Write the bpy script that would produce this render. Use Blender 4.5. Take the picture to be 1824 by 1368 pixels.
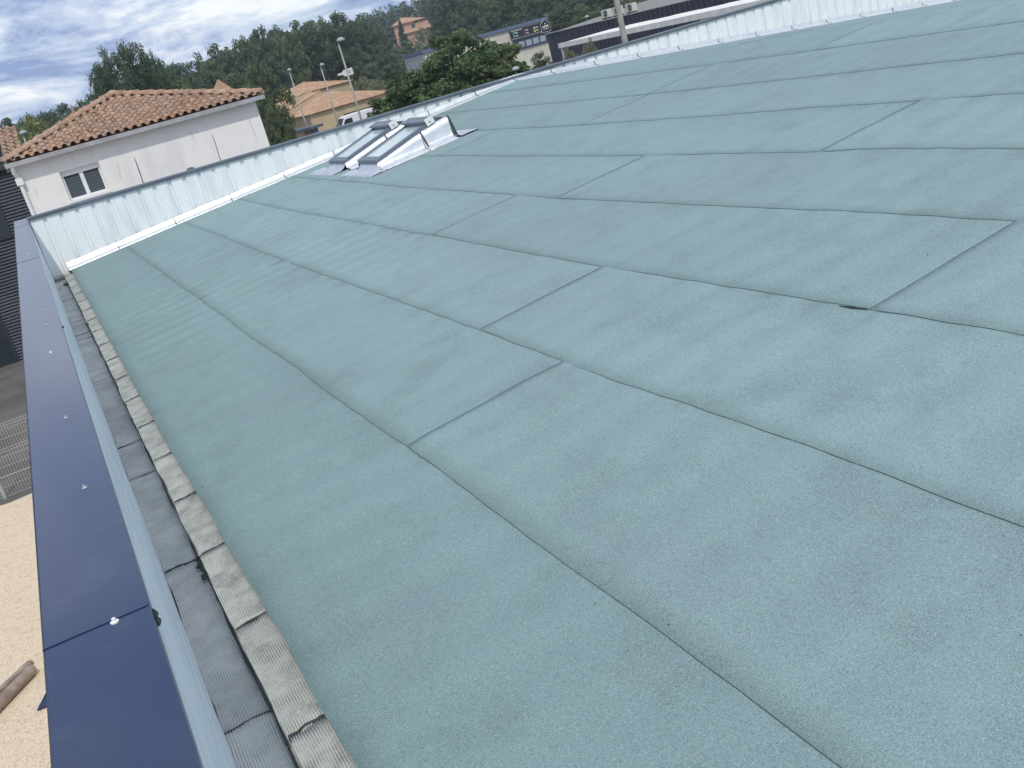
import bpy, math, random
import numpy as np
from mathutils import Vector, Matrix

for o in list(bpy.data.objects): bpy.data.objects.remove(o)
scn = bpy.context.scene
col = scn.collection
PI = math.pi

# ------------------------------------------------------------------ camera
FPX, PITCH, ROLL, YAW = 1753.56, 0.337921, -0.264514, 0.388247   # pixels of the 1824 px wide photograph
CAM = np.array([-0.2103, 0.0, 1.7440])
Fv = np.array([math.sin(YAW)*math.cos(PITCH), math.cos(YAW)*math.cos(PITCH), -math.sin(PITCH)])
R0 = np.array([math.cos(YAW), -math.sin(YAW), 0.0]); U0 = np.cross(R0, Fv)
Rv = math.cos(ROLL)*R0 + math.sin(ROLL)*U0; Uv = -math.sin(ROLL)*R0 + math.cos(ROLL)*U0
cd = bpy.data.cameras.new('camera'); cam = bpy.data.objects.new('camera', cd); col.objects.link(cam)
cam.matrix_world = Matrix(((Rv[0], Uv[0], -Fv[0], CAM[0]), (Rv[1], Uv[1], -Fv[1], CAM[1]), (Rv[2], Uv[2], -Fv[2], CAM[2]), (0, 0, 0, 1)))
cd.sensor_width = 36; cd.lens = 36*FPX/1824; cd.clip_end = 6000; cd.clip_start = 0.05
scn.camera = cam

# ------------------------------------------------------------------ sun, sky, exposure
SUN = Vector((0.17, 0.72, -1.0)).normalized()           # direction in which the light travels
sl = bpy.data.lights.new('sun', 'SUN'); so = bpy.data.objects.new('sun', sl); col.objects.link(so)
sl.energy = 1.75; sl.angle = math.radians(0.7); sl.color = (1.0, 0.95, 0.87)
so.rotation_euler = SUN.to_track_quat('-Z', 'Y').to_euler(); so.location = (-10, -40, 60)
EL = math.asin(-SUN.z); AZ = math.atan2(-SUN.x, -SUN.y)
w = bpy.data.worlds.new('World'); scn.world = w; w.use_nodes = True
nt = w.node_tree; nt.nodes.clear()
def wn(t, **k):
    n = nt.nodes.new(t)
    for a, b in k.items(): setattr(n, a, b)
    return n
def wl(a, b): nt.links.new(a, b)
out = wn('ShaderNodeOutputWorld'); bg = wn('ShaderNodeBackground'); bg.inputs[1].default_value = 0.15
sky = wn('ShaderNodeTexSky', sky_type='NISHITA'); sky.sun_disc = False
sky.sun_elevation = EL; sky.sun_rotation = AZ % (2*PI); sky.air_density = 1.0; sky.dust_density = 0.6; sky.ozone_density = 1.5
tc = wn('ShaderNodeTexCoord'); sep = wn('ShaderNodeSeparateXYZ'); wl(tc.outputs['Generated'], sep.inputs[0])
def wm(op, a, b=None, c=None):
    n = wn('ShaderNodeMath', operation=op)
    for i, v in enumerate((a, b, c)):
        if v is None: continue
        if isinstance(v, (int, float)): n.inputs[i].default_value = v
        else: wl(v, n.inputs[i])
    return n.outputs[0]
zz = wm('MAXIMUM', wm('ADD', sep.outputs[2], 0.30), 0.05)
cmb = wn('ShaderNodeCombineXYZ'); wl(wm('DIVIDE', sep.outputs[0], zz), cmb.inputs[0]); wl(wm('DIVIDE', sep.outputs[1], zz), cmb.inputs[1])
def wnoise(scale, detail, rough, loc, dist=0.0, sc=(1, 1, 1)):
    mp = wn('ShaderNodeMapping'); mp.inputs['Location'].default_value = loc; mp.inputs['Scale'].default_value = sc; wl(cmb.outputs[0], mp.inputs[0])
    n = wn('ShaderNodeTexNoise'); wl(mp.outputs[0], n.inputs['Vector'])
    n.inputs['Scale'].default_value = scale; n.inputs['Detail'].default_value = detail; n.inputs['Roughness'].default_value = rough; n.inputs['Distortion'].default_value = dist
    return n.outputs['Fac']
def wramp(src, stops):
    r = wn('ShaderNodeValToRGB'); e = r.color_ramp.elements
    e[0].position, e[0].color = stops[0][0], (*stops[0][1], 1); e[1].position, e[1].color = stops[-1][0], (*stops[-1][1], 1)
    for p_, c_ in stops[1:-1]:
        x = e.new(p_); x.color = (*c_, 1)
    wl(src, r.inputs[0]); return r.outputs['Color']
def wmix(f, a, b):
    m = wn('ShaderNodeMix', data_type='RGBA'); wl(f, m.inputs[0])
    for s, v in ((m.inputs[6], a), (m.inputs[7], b)):
        if isinstance(v, tuple): s.default_value = (*v, 1)
        else: wl(v, s)
    return m.outputs[2]
cover = wramp(wnoise(0.9, 5, 0.55, (3.1, 0.7, 0), 0.4, (0.6, 1, 1)), [(0.30, (0, 0, 0)), (0.44, (1, 1, 1))])
shade = wramp(wnoise(3.4, 10, 0.66, (7.3, 2.2, 0), 0.35, (0.8, 1, 1)), [(0.40, (1.5, 2.1, 3.7)), (0.49, (3.4, 4.0, 5.1)), (0.60, (6.2, 6.3, 6.4))])
wl(wmix(cover, sky.outputs[0], shade), bg.inputs[0]); wl(bg.outputs[0], out.inputs[0])
vs = scn.view_settings; vs.view_transform = 'Standard'; vs.look = 'None'; vs.exposure = 0.27; vs.gamma = 1.0; vs.use_curve_mapping = False

# ------------------------------------------------------------------ helpers
def ray(px, py):
    d = Fv*FPX + Rv*(px-912) - Uv*(py-684); return d/np.linalg.norm(d)
def on(px, py, n, c):
    d = ray(px, py); n = np.array(n, float); return CAM + d*((c-n@CAM)/(n@d))
def onz(px, py, z): return on(px, py, (0, 0, 1), z)
def ony(px, py, y): return on(px, py, (0, 1, 0), y)
def onx(px, py, x): return on(px, py, (1, 0, 0), x)
def at(px, py, d): return CAM + ray(px, py)*d
def lin(*c):
    return tuple((v/255/12.92 if v/255 <= .04045 else ((v/255+.055)/1.055)**2.4) for v in c)

MATS = {}
def mat(name, base, rough=.7, var=None, vscale=5, vdetail=4, vlow=.4, vhigh=.6, bump=None, metal=0, spec=.5, rnd=0, coords='Object', translucent=0, stretch=(1, 1, 1), extra=None):
    if name in MATS: return MATS[name]
    m = bpy.data.materials.new(name); m.use_nodes = True; t = m.node_tree; b = t.nodes['Principled BSDF']
    b.inputs['Roughness'].default_value = rough; b.inputs['Metallic'].default_value = metal; b.inputs['Specular IOR Level'].default_value = spec
    tcn = t.nodes.new('ShaderNodeTexCoord'); mp = t.nodes.new('ShaderNodeMapping'); mp.inputs['Scale'].default_value = stretch
    if coords == 'Position':
        g = t.nodes.new('ShaderNodeNewGeometry'); t.links.new(g.outputs['Position'], mp.inputs[0])
    else: t.links.new(tcn.outputs[coords], mp.inputs[0])
    def noise(s, d=4, r=.55):
        n = t.nodes.new('ShaderNodeTexNoise'); t.links.new(mp.outputs[0], n.inputs['Vector']); n.inputs['Scale'].default_value = s; n.inputs['Detail'].default_value = d; n.inputs['Roughness'].default_value = r
        return n.outputs['Fac']
    def mixc(f, a, c2, mode='MIX'):
        x = t.nodes.new('ShaderNodeMix'); x.data_type = 'RGBA'; x.blend_type = mode
        if isinstance(f, (int, float)): x.inputs[0].default_value = f
        else: t.links.new(f, x.inputs[0])
        for s, v in ((x.inputs[6], a), (x.inputs[7], c2)):
            if isinstance(v, tuple): s.default_value = (*v, 1)
            else: t.links.new(v, s)
        return x.outputs[2]
    def ramp(src, lo, hi):
        r = t.nodes.new('ShaderNodeMapRange'); t.links.new(src, r.inputs[0]); r.inputs[1].default_value = lo; r.inputs[2].default_value = hi; return r.outputs[0]
    c = base
    if var is not None: c = mixc(ramp(noise(vscale, vdetail), vlow, vhigh), base, var)
    if extra: c = extra(t, c, noise, mixc, ramp, mp)
    if rnd:
        oi = t.nodes.new('ShaderNodeObjectInfo'); h = t.nodes.new('ShaderNodeHueSaturation')
        r = t.nodes.new('ShaderNodeMapRange'); t.links.new(oi.outputs['Random'], r.inputs[0]); r.inputs[3].default_value = 1-rnd; r.inputs[4].default_value = 1+rnd
        t.links.new(r.outputs[0], h.inputs['Value'])
        r2 = t.nodes.new('ShaderNodeMath'); r2.operation = 'FRACT'; r3 = t.nodes.new('ShaderNodeMath'); r3.operation = 'MULTIPLY'; t.links.new(oi.outputs['Random'], r3.inputs[0]); r3.inputs[1].default_value = 37.3; t.links.new(r3.outputs[0], r2.inputs[0])
        r4 = t.nodes.new('ShaderNodeMapRange'); t.links.new(r2.outputs[0], r4.inputs[0]); r4.inputs[3].default_value = 1-rnd*.7; r4.inputs[4].default_value = 1+rnd*.7; t.links.new(r4.outputs[0], h.inputs['Saturation'])
        if isinstance(c, tuple): h.inputs['Color'].default_value = (*c, 1)
        else: t.links.new(c, h.inputs['Color'])
        c = h.outputs[0]
    if isinstance(c, tuple): b.inputs['Base Color'].default_value = (*c, 1)
    else: t.links.new(c, b.inputs['Base Color'])
    if bump:
        bn = t.nodes.new('ShaderNodeBump'); bn.inputs['Strength'].default_value = bump[1]; bn.inputs['Distance'].default_value = bump[2]
        t.links.new(noise(bump[0], 3, .6), bn.inputs['Height']); t.links.new(bn.outputs[0], b.inputs['Normal'])
    if translucent:
        tr = t.nodes.new('ShaderNodeBsdfTranslucent'); ms = t.nodes.new('ShaderNodeMixShader'); ms.inputs[0].default_value = translucent
        if isinstance(c, tuple): tr.inputs[0].default_value = (*c, 1)
        else: t.links.new(c, tr.inputs[0])
        o_ = t.nodes['Material Output']; t.links.new(b.outputs[0], ms.inputs[1]); t.links.new(tr.outputs[0], ms.inputs[2]); t.links.new(ms.outputs[0], o_.inputs[0])
    MATS[name] = m; return m

class MB:
    def __init__(s): s.v = []; s.f = []
    def add(s, vs_, fs):
        n = len(s.v); s.v += [tuple(map(float, q)) for q in vs_]; s.f += [tuple(n+i for i in q) for q in fs]; return s
    def box(s, x0, x1, y0, y1, z0, z1):
        return s.add([(x0, y0, z0), (x1, y0, z0), (x1, y1, z0), (x0, y1, z0), (x0, y0, z1), (x1, y0, z1), (x1, y1, z1), (x0, y1, z1)],
                     [(0, 3, 2, 1), (4, 5, 6, 7), (0, 1, 5, 4), (1, 2, 6, 5), (2, 3, 7, 6), (3, 0, 4, 7)])
    def hexa(s, p):   # 8 corners, bottom loop then top loop
        return s.add(p, [(0, 3, 2, 1), (4, 5, 6, 7), (0, 1, 5, 4), (1, 2, 6, 5), (2, 3, 7, 6), (3, 0, 4, 7)])
    def prism(s, poly, axis, a, b):   # extrude a polygon given in the two other axes
        n = len(poly)
        def mk(q, t):
            q = list(q); q.insert(axis, t); return q
        return s.add([mk(q, a) for q in poly]+[mk(q, b) for q in poly],
                     [tuple(range(n))[::-1], tuple(range(n, 2*n))]+[(i, (i+1) % n, n+(i+1) % n, n+i) for i in range(n)])
    def tube(s, pts, r, n=8, cap=True):
        pts = [Vector(map(float, q)) for q in pts]; rs = r if isinstance(r, (list, tuple)) else [r]*len(pts); base = len(s.v); fs = []; vv = []
        for i, q in enumerate(pts):
            d = (pts[min(i+1, len(pts)-1)]-pts[max(i-1, 0)]).normalized()
            a = d.orthogonal().normalized() if i == 0 else (a0 - d*a0.dot(d)).normalized()
            a0 = a; b = d.cross(a)
            for k in range(n):
                t = 2*PI*k/n; vv.append(q+(a*math.cos(t)+b*math.sin(t))*rs[i])
        for i in range(len(pts)-1):
            for k in range(n): fs.append((i*n+k, i*n+(k+1) % n, (i+1)*n+(k+1) % n, (i+1)*n+k))
        if cap: fs += [tuple(range(n))[::-1], tuple((len(pts)-1)*n+k for k in range(n))]
        return s.add(vv, fs)
    def lathe(s, c, prof, n=16):
        vv = []; fs = []
        for r, z in prof:
            for k in range(n): vv.append((c[0]+r*math.cos(2*PI*k/n), c[1]+r*math.sin(2*PI*k/n), c[2]+z))
        for i in range(len(prof)-1):
            for k in range(n): fs.append((i*n+k, i*n+(k+1) % n, (i+1)*n+(k+1) % n, (i+1)*n+k))
        fs += [tuple(range(n))[::-1], tuple((len(prof)-1)*n+k for k in range(n))]
        return s.add(vv, fs)
    def mesh(s, name):
        me = bpy.data.meshes.new(name); me.from_pydata(s.v, [], s.f); me.update(); return me
    def build(s, name, m, parent=None, smooth=False, bevel=0):
        me = s.mesh(name); return link(name, me, m, parent, smooth, bevel)
def link(name, me, m=None, parent=None, smooth=False, bevel=0):
    if m is not None and not me.materials: me.materials.append(m)
    if smooth: me.polygons.foreach_set('use_smooth', [True]*len(me.polygons))
    o = bpy.data.objects.new(name, me); col.objects.link(o)
    if parent is not None:
        o.parent = parent; o.matrix_parent_inverse = Matrix.Translation(-parent.location) if parent.type == 'EMPTY' else Matrix()
    if bevel:
        b = o.modifiers.new('bevel', 'BEVEL'); b.width = bevel; b.segments = 2; b.limit_method = 'ANGLE'
    return o
def tag(o, label=None, cat=None, group=None, kind=None):
    if label: o['label'] = label
    if cat: o['category'] = cat
    if group: o['group'] = group
    if kind: o['kind'] = kind
    return o
def empty(name, loc, label, cat, group=None):
    o = bpy.data.objects.new(name, None); col.objects.link(o); o.location = tuple(map(float, loc)); o.empty_display_size = .2
    return tag(o, label, cat, group)
def grid_mesh(name, P):
    n, m_ = P.shape[:2]; me = bpy.data.meshes.new(name)
    idx = np.arange(n*m_).reshape(n, m_); q = np.stack([idx[:-1, :-1], idx[1:, :-1], idx[1:, 1:], idx[:-1, 1:]], -1).reshape(-1, 4)
    return np_mesh(name, P.reshape(-1, 3), q)
def np_mesh(name, V, Q):
    me = bpy.data.meshes.new(name); k = Q.shape[1]
    me.vertices.add(len(V)); me.vertices.foreach_set('co', np.ascontiguousarray(V, dtype=np.float32).ravel())
    me.loops.add(Q.size); me.loops.foreach_set('vertex_index', np.ascontiguousarray(Q, dtype=np.int32).ravel())
    me.polygons.add(len(Q)); me.polygons.foreach_set('loop_start', np.arange(0, Q.size, k, dtype=np.int32))
    me.update(calc_edges=True); me.validate(); return me
def vnoise(x, seed):   # smooth 1-D noise
    rs = np.random.RandomState(seed); t = rs.uniform(-1, 1, 4096); x = np.asarray(x, float)+500.; i = np.floor(x).astype(int); f = x-i; f = f*f*(3-2*f)
    return t[i % 4096]*(1-f)+t[(i+1) % 4096]*f
def vnoise2(x, y, seed):
    rs = np.random.RandomState(seed); t = rs.uniform(-1, 1, (256, 256)); x = np.asarray(x, float)+500.; y = np.asarray(y, float)+500.
    i = np.floor(x).astype(int); j = np.floor(y).astype(int); f = x-i; g = y-j; f = f*f*(3-2*f); g = g*g*(3-2*g); i %= 255; j %= 255
    return (t[i, j]*(1-f)+t[i+1, j]*f)*(1-g)+(t[i, j+1]*(1-f)+t[i+1, j+1]*f)*g

# ------------------------------------------------------------------ materials
def felt_extra(t, c, noise, mixc, ramp, mp):
    c = mixc(ramp(noise(0.5, 5, .65), .44, .66), c, lin(112, 128, 131))        # worn greyer areas
    la = t.nodes.new('ShaderNodeAttribute'); la.attribute_name = 'lap_dirt_ripple_shade'; lm = t.nodes.new('ShaderNodeMath'); lm.operation = 'MULTIPLY'; t.links.new(la.outputs['Fac'], lm.inputs[0]); t.links.new(ramp(noise(5, 6, .7), .36, .6), lm.inputs[1])
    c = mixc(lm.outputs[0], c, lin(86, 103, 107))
    c = mixc(ramp(noise(2.6, 5, .65), .5, .72), c, lin(98, 116, 118))         # thin dark mottling
    c = mixc(ramp(noise(380, 2, .7), .45, .56), c, lin(152, 175, 175), 'MIX')
    c = mixc(ramp(noise(190, 3, .8), .53, .71), c, lin(84, 103, 107))
    c = mixc(ramp(noise(300, 1, .5), .71, .76), c, lin(205, 218, 220))         # pale grains
    return c
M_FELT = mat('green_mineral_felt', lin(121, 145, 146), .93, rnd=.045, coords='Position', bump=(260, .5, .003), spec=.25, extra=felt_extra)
M_BIT = mat('bitumen', lin(52, 60, 63), .8, bump=(60, .5, .004), coords='Position')
def alu_extra(t, c, noise, mixc, ramp, mp):
    return mixc(ramp(noise(9, 4, .6), .45, .7), c, lin(206, 212, 216))
M_ALU = mat('aluminium_foil', lin(222, 226, 228), .34, metal=.55, coords='Position', bump=(26, .3, .012), extra=alu_extra)
def sheet_extra(t, c, noise, mixc, ramp, mp):
    mp.inputs['Scale'].default_value = (1, 1, .12)
    return mixc(ramp(noise(6, 5, .6), .48, .72), c, lin(212, 219, 221))
M_SHEET = mat('white_steel_sheet', lin(236, 240, 240), .45, coords='Position', extra=sheet_extra, bump=(2, .15, .01))
M_CAP = mat('slate_coping', lin(72, 86, 97), .5, var=lin(88, 100, 110), vscale=2, coords='Position')
def blue_extra(t, c, noise, mixc, ramp, mp):
    return mixc(ramp(noise(7, 6, .7), .55, .85), c, lin(58, 72, 98))
M_BLUE = mat('blue_lacquer', lin(22, 42, 78), .3, coords='Position', extra=blue_extra, bump=(3, .1, .01), spec=.3)
b_ = M_BLUE.node_tree.nodes['Principled BSDF']; b_.inputs['Coat Weight'].default_value = .4; b_.inputs['Coat Roughness'].default_value = .12; b_.inputs['Coat IOR'].default_value = 1.6
M_PARA = mat('grey_flashing', lin(222, 229, 232), .6, var=lin(204, 213, 218), vscale=3, coords='Position', stretch=(6, .25, 6), bump=(14, .4, .01))
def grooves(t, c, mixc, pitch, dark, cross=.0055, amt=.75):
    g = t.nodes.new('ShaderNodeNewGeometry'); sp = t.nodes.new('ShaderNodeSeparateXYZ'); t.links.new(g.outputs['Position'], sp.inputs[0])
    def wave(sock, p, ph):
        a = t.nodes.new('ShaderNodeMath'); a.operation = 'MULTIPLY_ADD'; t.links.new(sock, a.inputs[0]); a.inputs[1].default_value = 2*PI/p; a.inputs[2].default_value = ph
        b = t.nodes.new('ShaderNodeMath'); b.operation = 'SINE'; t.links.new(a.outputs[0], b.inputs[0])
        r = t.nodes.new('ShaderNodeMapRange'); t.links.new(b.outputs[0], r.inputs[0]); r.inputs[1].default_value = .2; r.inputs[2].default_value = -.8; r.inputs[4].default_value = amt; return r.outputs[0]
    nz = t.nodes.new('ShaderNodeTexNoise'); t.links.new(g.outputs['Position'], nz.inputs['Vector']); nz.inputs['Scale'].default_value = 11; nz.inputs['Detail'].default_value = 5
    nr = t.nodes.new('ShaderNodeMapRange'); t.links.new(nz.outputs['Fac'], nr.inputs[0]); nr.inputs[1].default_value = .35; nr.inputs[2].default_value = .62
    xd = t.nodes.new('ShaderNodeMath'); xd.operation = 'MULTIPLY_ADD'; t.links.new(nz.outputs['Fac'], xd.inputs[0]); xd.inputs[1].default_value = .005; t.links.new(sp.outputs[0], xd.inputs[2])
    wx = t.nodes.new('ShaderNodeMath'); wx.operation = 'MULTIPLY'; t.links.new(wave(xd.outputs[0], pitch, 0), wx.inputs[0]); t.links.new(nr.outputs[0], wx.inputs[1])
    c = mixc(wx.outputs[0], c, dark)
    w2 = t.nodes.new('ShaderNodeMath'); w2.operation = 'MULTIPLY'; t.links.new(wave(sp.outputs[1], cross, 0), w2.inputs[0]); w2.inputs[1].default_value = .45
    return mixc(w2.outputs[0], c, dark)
def gut_extra(t, c, noise, mixc, ramp, mp):
    c = mixc(ramp(noise(9, 6, .7), .5, .75), c, lin(128, 131, 124))
    return grooves(t, mixc(ramp(noise(60, 3, .7), .5, .7), c, lin(208, 209, 200)), mixc, .0088, lin(84, 88, 85))
M_GUT = mat('weathered_gutter_felt', lin(192, 193, 186), .65, coords='Position', rnd=.07, extra=gut_extra, bump=(300, .3, .001))
M_GUTD = mat('grey_gutter_felt', lin(212, 211, 205), .75, coords='Position', rnd=.09, var=lin(186, 187, 182), vscale=3, bump=(300, .3, .001), extra=lambda t, c, noise, mixc, ramp, mp: grooves(t, mixc(ramp(noise(80, 3, .7), .55, .75), c, lin(214, 216, 214)), mixc, .0092, lin(120, 126, 126), .007, .6))
M_GALV = mat('galvanised', lin(205, 208, 205), .35, metal=.6)
M_SASH = mat('grey_window_cladding', lin(108, 118, 130), .45, metal=.2)
M_GLASS = mat('skylight_glass', lin(188, 204, 203), .1, spec=.8, metal=.0)
M_LEAD = mat('pleated_apron', lin(188, 192, 204), .6, coords='Position', var=lin(172, 178, 192), vscale=8, bump=(30, .3, .006))
M_PLAST = mat('white_plastic', lin(228, 228, 224), .5)

# ------------------------------------------------------------------ ground
G = -4.5
def hill(x, y):
    r = np.hypot(x, y); a = np.degrees(np.arctan2(x, y))
    s = np.clip((r-175)/130, 0, 1); s = s*s*(3-2*s); u = np.clip((a-6)/12, 0, 1)*np.clip((75-a)/20, 0, 1); u = u*u*(3-2*u)
    far = np.clip((r-420)/500, 0, 1)
    return G + 8.6*s*u + 0*far
gx = np.concatenate([np.linspace(-300, -80, 10), np.linspace(-60, 220, 90), np.linspace(240, 520, 16)]); gy = np.concatenate([np.linspace(-80, -20, 5), np.linspace(-10, 420, 110), np.linspace(440, 700, 14)])
X, Y = np.meshgrid(gx, gy, indexing='ij'); P = np.stack([X, Y, hill(X, Y)], -1)
M_GRASS = mat('dry_grass_ground', lin(92, 96, 66), .95, var=lin(120, 112, 84), vscale=.08, coords='Position', bump=(4, .5, .05))
tag(link('ground', grid_mesh('ground', P), M_GRASS, smooth=True), kind='structure')
def sand_extra(t, c, noise, mixc, ramp, mp):
    c = mixc(ramp(noise(14, 4, .7), .5, .7), c, lin(198, 178, 150))
    return mixc(ramp(noise(60, 2, .6), .55, .68), c, lin(150, 132, 112))
M_SAND = mat('pale_gravel', lin(224, 205, 178), .95, coords='Position', bump=(40, .8, .02), extra=sand_extra)
M_ASPH = mat('asphalt', lin(104, 100, 96), .9, var=lin(86, 83, 80), vscale=.7, coords='Position', bump=(80, .4, .01))
yx = np.linspace(-30, -.4, 40); yy = np.linspace(-12, 21.3, 60); X, Y = np.meshgrid(yx, yy, indexing='ij')
Y2 = Y.copy(); Y2[:, -1] += .18*vnoise(yx*2.2, 5)
tag(link('gravel_yard', grid_mesh('gravel_yard', np.stack([X, Y2, G+.004+.03*(vnoise2(X*.9, Y*.9, 3)+1)*.6], -1)), M_SAND, smooth=True), kind='structure')
tag(MB().add([(-40, 20.9, G+.002), (12, 20.9, G+.002), (12, 70, G+.002), (-40, 70, G+.002)], [(0, 1, 2, 3)]).build('asphalt_lane', M_ASPH), kind='structure')
tag(MB().add([(12.02, 20, G+.002), (36, 20, G+.002), (90, 108, G+.002), (12.02, 108, G+.002)], [(0, 1, 2, 3)]).build('street', M_ASPH), kind='structure')

# ------------------------------------------------------------------ the roof we look across
T = math.tan(0.0994506); D = 16.7076; XR = 8.196; RT = math.tan(0.0918343); YB = -3.0; CAPZ = .904; XE = 24.0
bld = empty('felt_roofed_building', (4, 7, G), 'large low building with pale green felt roof, blue coping and white ribbed end parapet', 'building')
def roofz(x): return np.where(np.asarray(x) <= XR, np.asarray(x)*T, XR*T-(np.asarray(x)-XR)*RT)
m = MB(); m.box(-.36, XE, YB, D+.18, G, -.75); m.build('wall', M_PARA, bld)
deck = MB().add([(-.30, YB, -.16), (-.02, YB, -.16), (.0, YB, -.03), (XR, YB, XR*T-.03), (XE, YB, roofz(XE)-.03), (-.30, D, -.16), (-.02, D, -.16), (.0, D, -.03), (XR, D, XR*T-.03), (XE, D, roofz(XE)-.03)],
                [(0, 1, 6, 5), (1, 2, 7, 6), (2, 3, 8, 7), (3, 4, 9, 8)]).build('roof', M_BIT, bld)
SE = {0: [(-3, 0), (2.33, .003), (2.65, -.004), (3.2, .006), (5.5, -.012), (7.91, -.019), (12.44, -.006), (16.7, -.012)],
      1: [(-3, .87), (1.4, .87), (2.02, .88), (2.91, .887), (4.13, .894), (5.37, .884), (6.56, .891), (7.59, .879), (9.78, .88), (16.7, .87)],
      2: [(-3, 1.775), (1.62, 1.779), (2.38, 1.787), (3.64, 1.776), (5.14, 1.781), (9.71, 1.775), (12, 1.80), (16.7, 1.824)],
      3: [(-3, 2.715), (2.31, 2.71), (3.04, 2.71), (5.14, 2.674), (7.95, 2.685), (13.4, 2.694), (16.7, 2.765)],
      4: [(-3, 3.63), (3.0, 3.635), (4.05, 3.638), (7.15, 3.562), (8.04, 3.577), (10.11, 3.576), (12.55, 3.629), (16.7, 3.70)],
      5: [(-3, 4.54), (3.67, 4.544), (4.75, 4.578), (5.2, 4.532), (7.67, 4.489), (8.72, 4.503), (12.58, 4.554), (16.7, 4.60)],
      6: [(-3, 5.52), (4.39, 5.513), (7.26, 5.46), (9.78, 5.423), (12.64, 5.466), (16.7, 5.52)],
      7: [(-3, 6.43), (5.07, 6.428), (8.37, 6.385), (9.86, 6.394), (16.7, 6.55)],
      8: [(-3, 7.40), (5.78, 7.389), (9.55, 7.375), (16.7, 7.535)]}
def seam(k, y):
    y = np.asarray(y, float)
    if k <= 8:
        a = np.array(SE[k]); return np.interp(y, a[:, 0], a[:, 1]) + (.006*vnoise(y*1.3, 40+k)+.003*vnoise(y*5, 60+k))*(1 if k else .8)
    return XR+.95+(k-9)*.93+.012*vnoise(y*.8, 40+k)
CROSS = {0: [], 1: [4.135, 9.79], 2: [5.14, -1.5], 3: [3.04, 7.98], 4: [7.24, 13.7, -.4], 5: [5.2, 12.0], 6: [9.83, 2.4], 7: [9.87, 3.5], 8: [15.98, 8.2], 9: [11.5, 3.0]}
rnd = random.Random(4)
def sheetz(x, y, k, u):
    z = roofz(x)
    # hand-laid felt ripples across the roll, stronger towards the ends of the rolls
    amp = np.clip(.25+.8*vnoise2(x*.35, y*.3, 11)+.9*np.exp(-((y-8.5)/5.0)**2)*np.exp(-((x-2.2)/2.2)**2), .0, 1.2)*(.22+.78*np.clip(np.minimum(u, 1-u)/.2, 0, 1))
    ph = y*2*PI/.34 + 1.6*vnoise2(x*.9, y*.7, 12)
    return z + .0115*amp*np.sin(ph) + .0022*vnoise2(x*1.1, y*1.3, 13) + .0018*vnoise2(x*3, y*4.5, 14) + .0028*(1-np.clip(u, 0, 1))
def bead(pts, wdt, seed, name='seam_bead'):
    n = len(pts); pts = np.array(pts); d = np.gradient(pts, axis=0); d /= np.linalg.norm(d, axis=1)[:, None]
    s = np.cross(d, np.array([0, 0, 1.])); rs = np.random.RandomState(seed); wl_ = wdt*(.55+.45*rs.rand(n)); wr = wdt*(.5+.5*rs.rand(n))
    L = pts+s*wl_[:, None]; Rr = pts-s*wr[:, None]; Cc = pts+np.array([0, 0, .0008]); L = L-np.array([0, 0, .0032]); Rr = Rr-np.array([0, 0, .001])
    link(name, grid_mesh(name, np.stack([L, Cc, Rr], 1)), M_BIT, deck)
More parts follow.
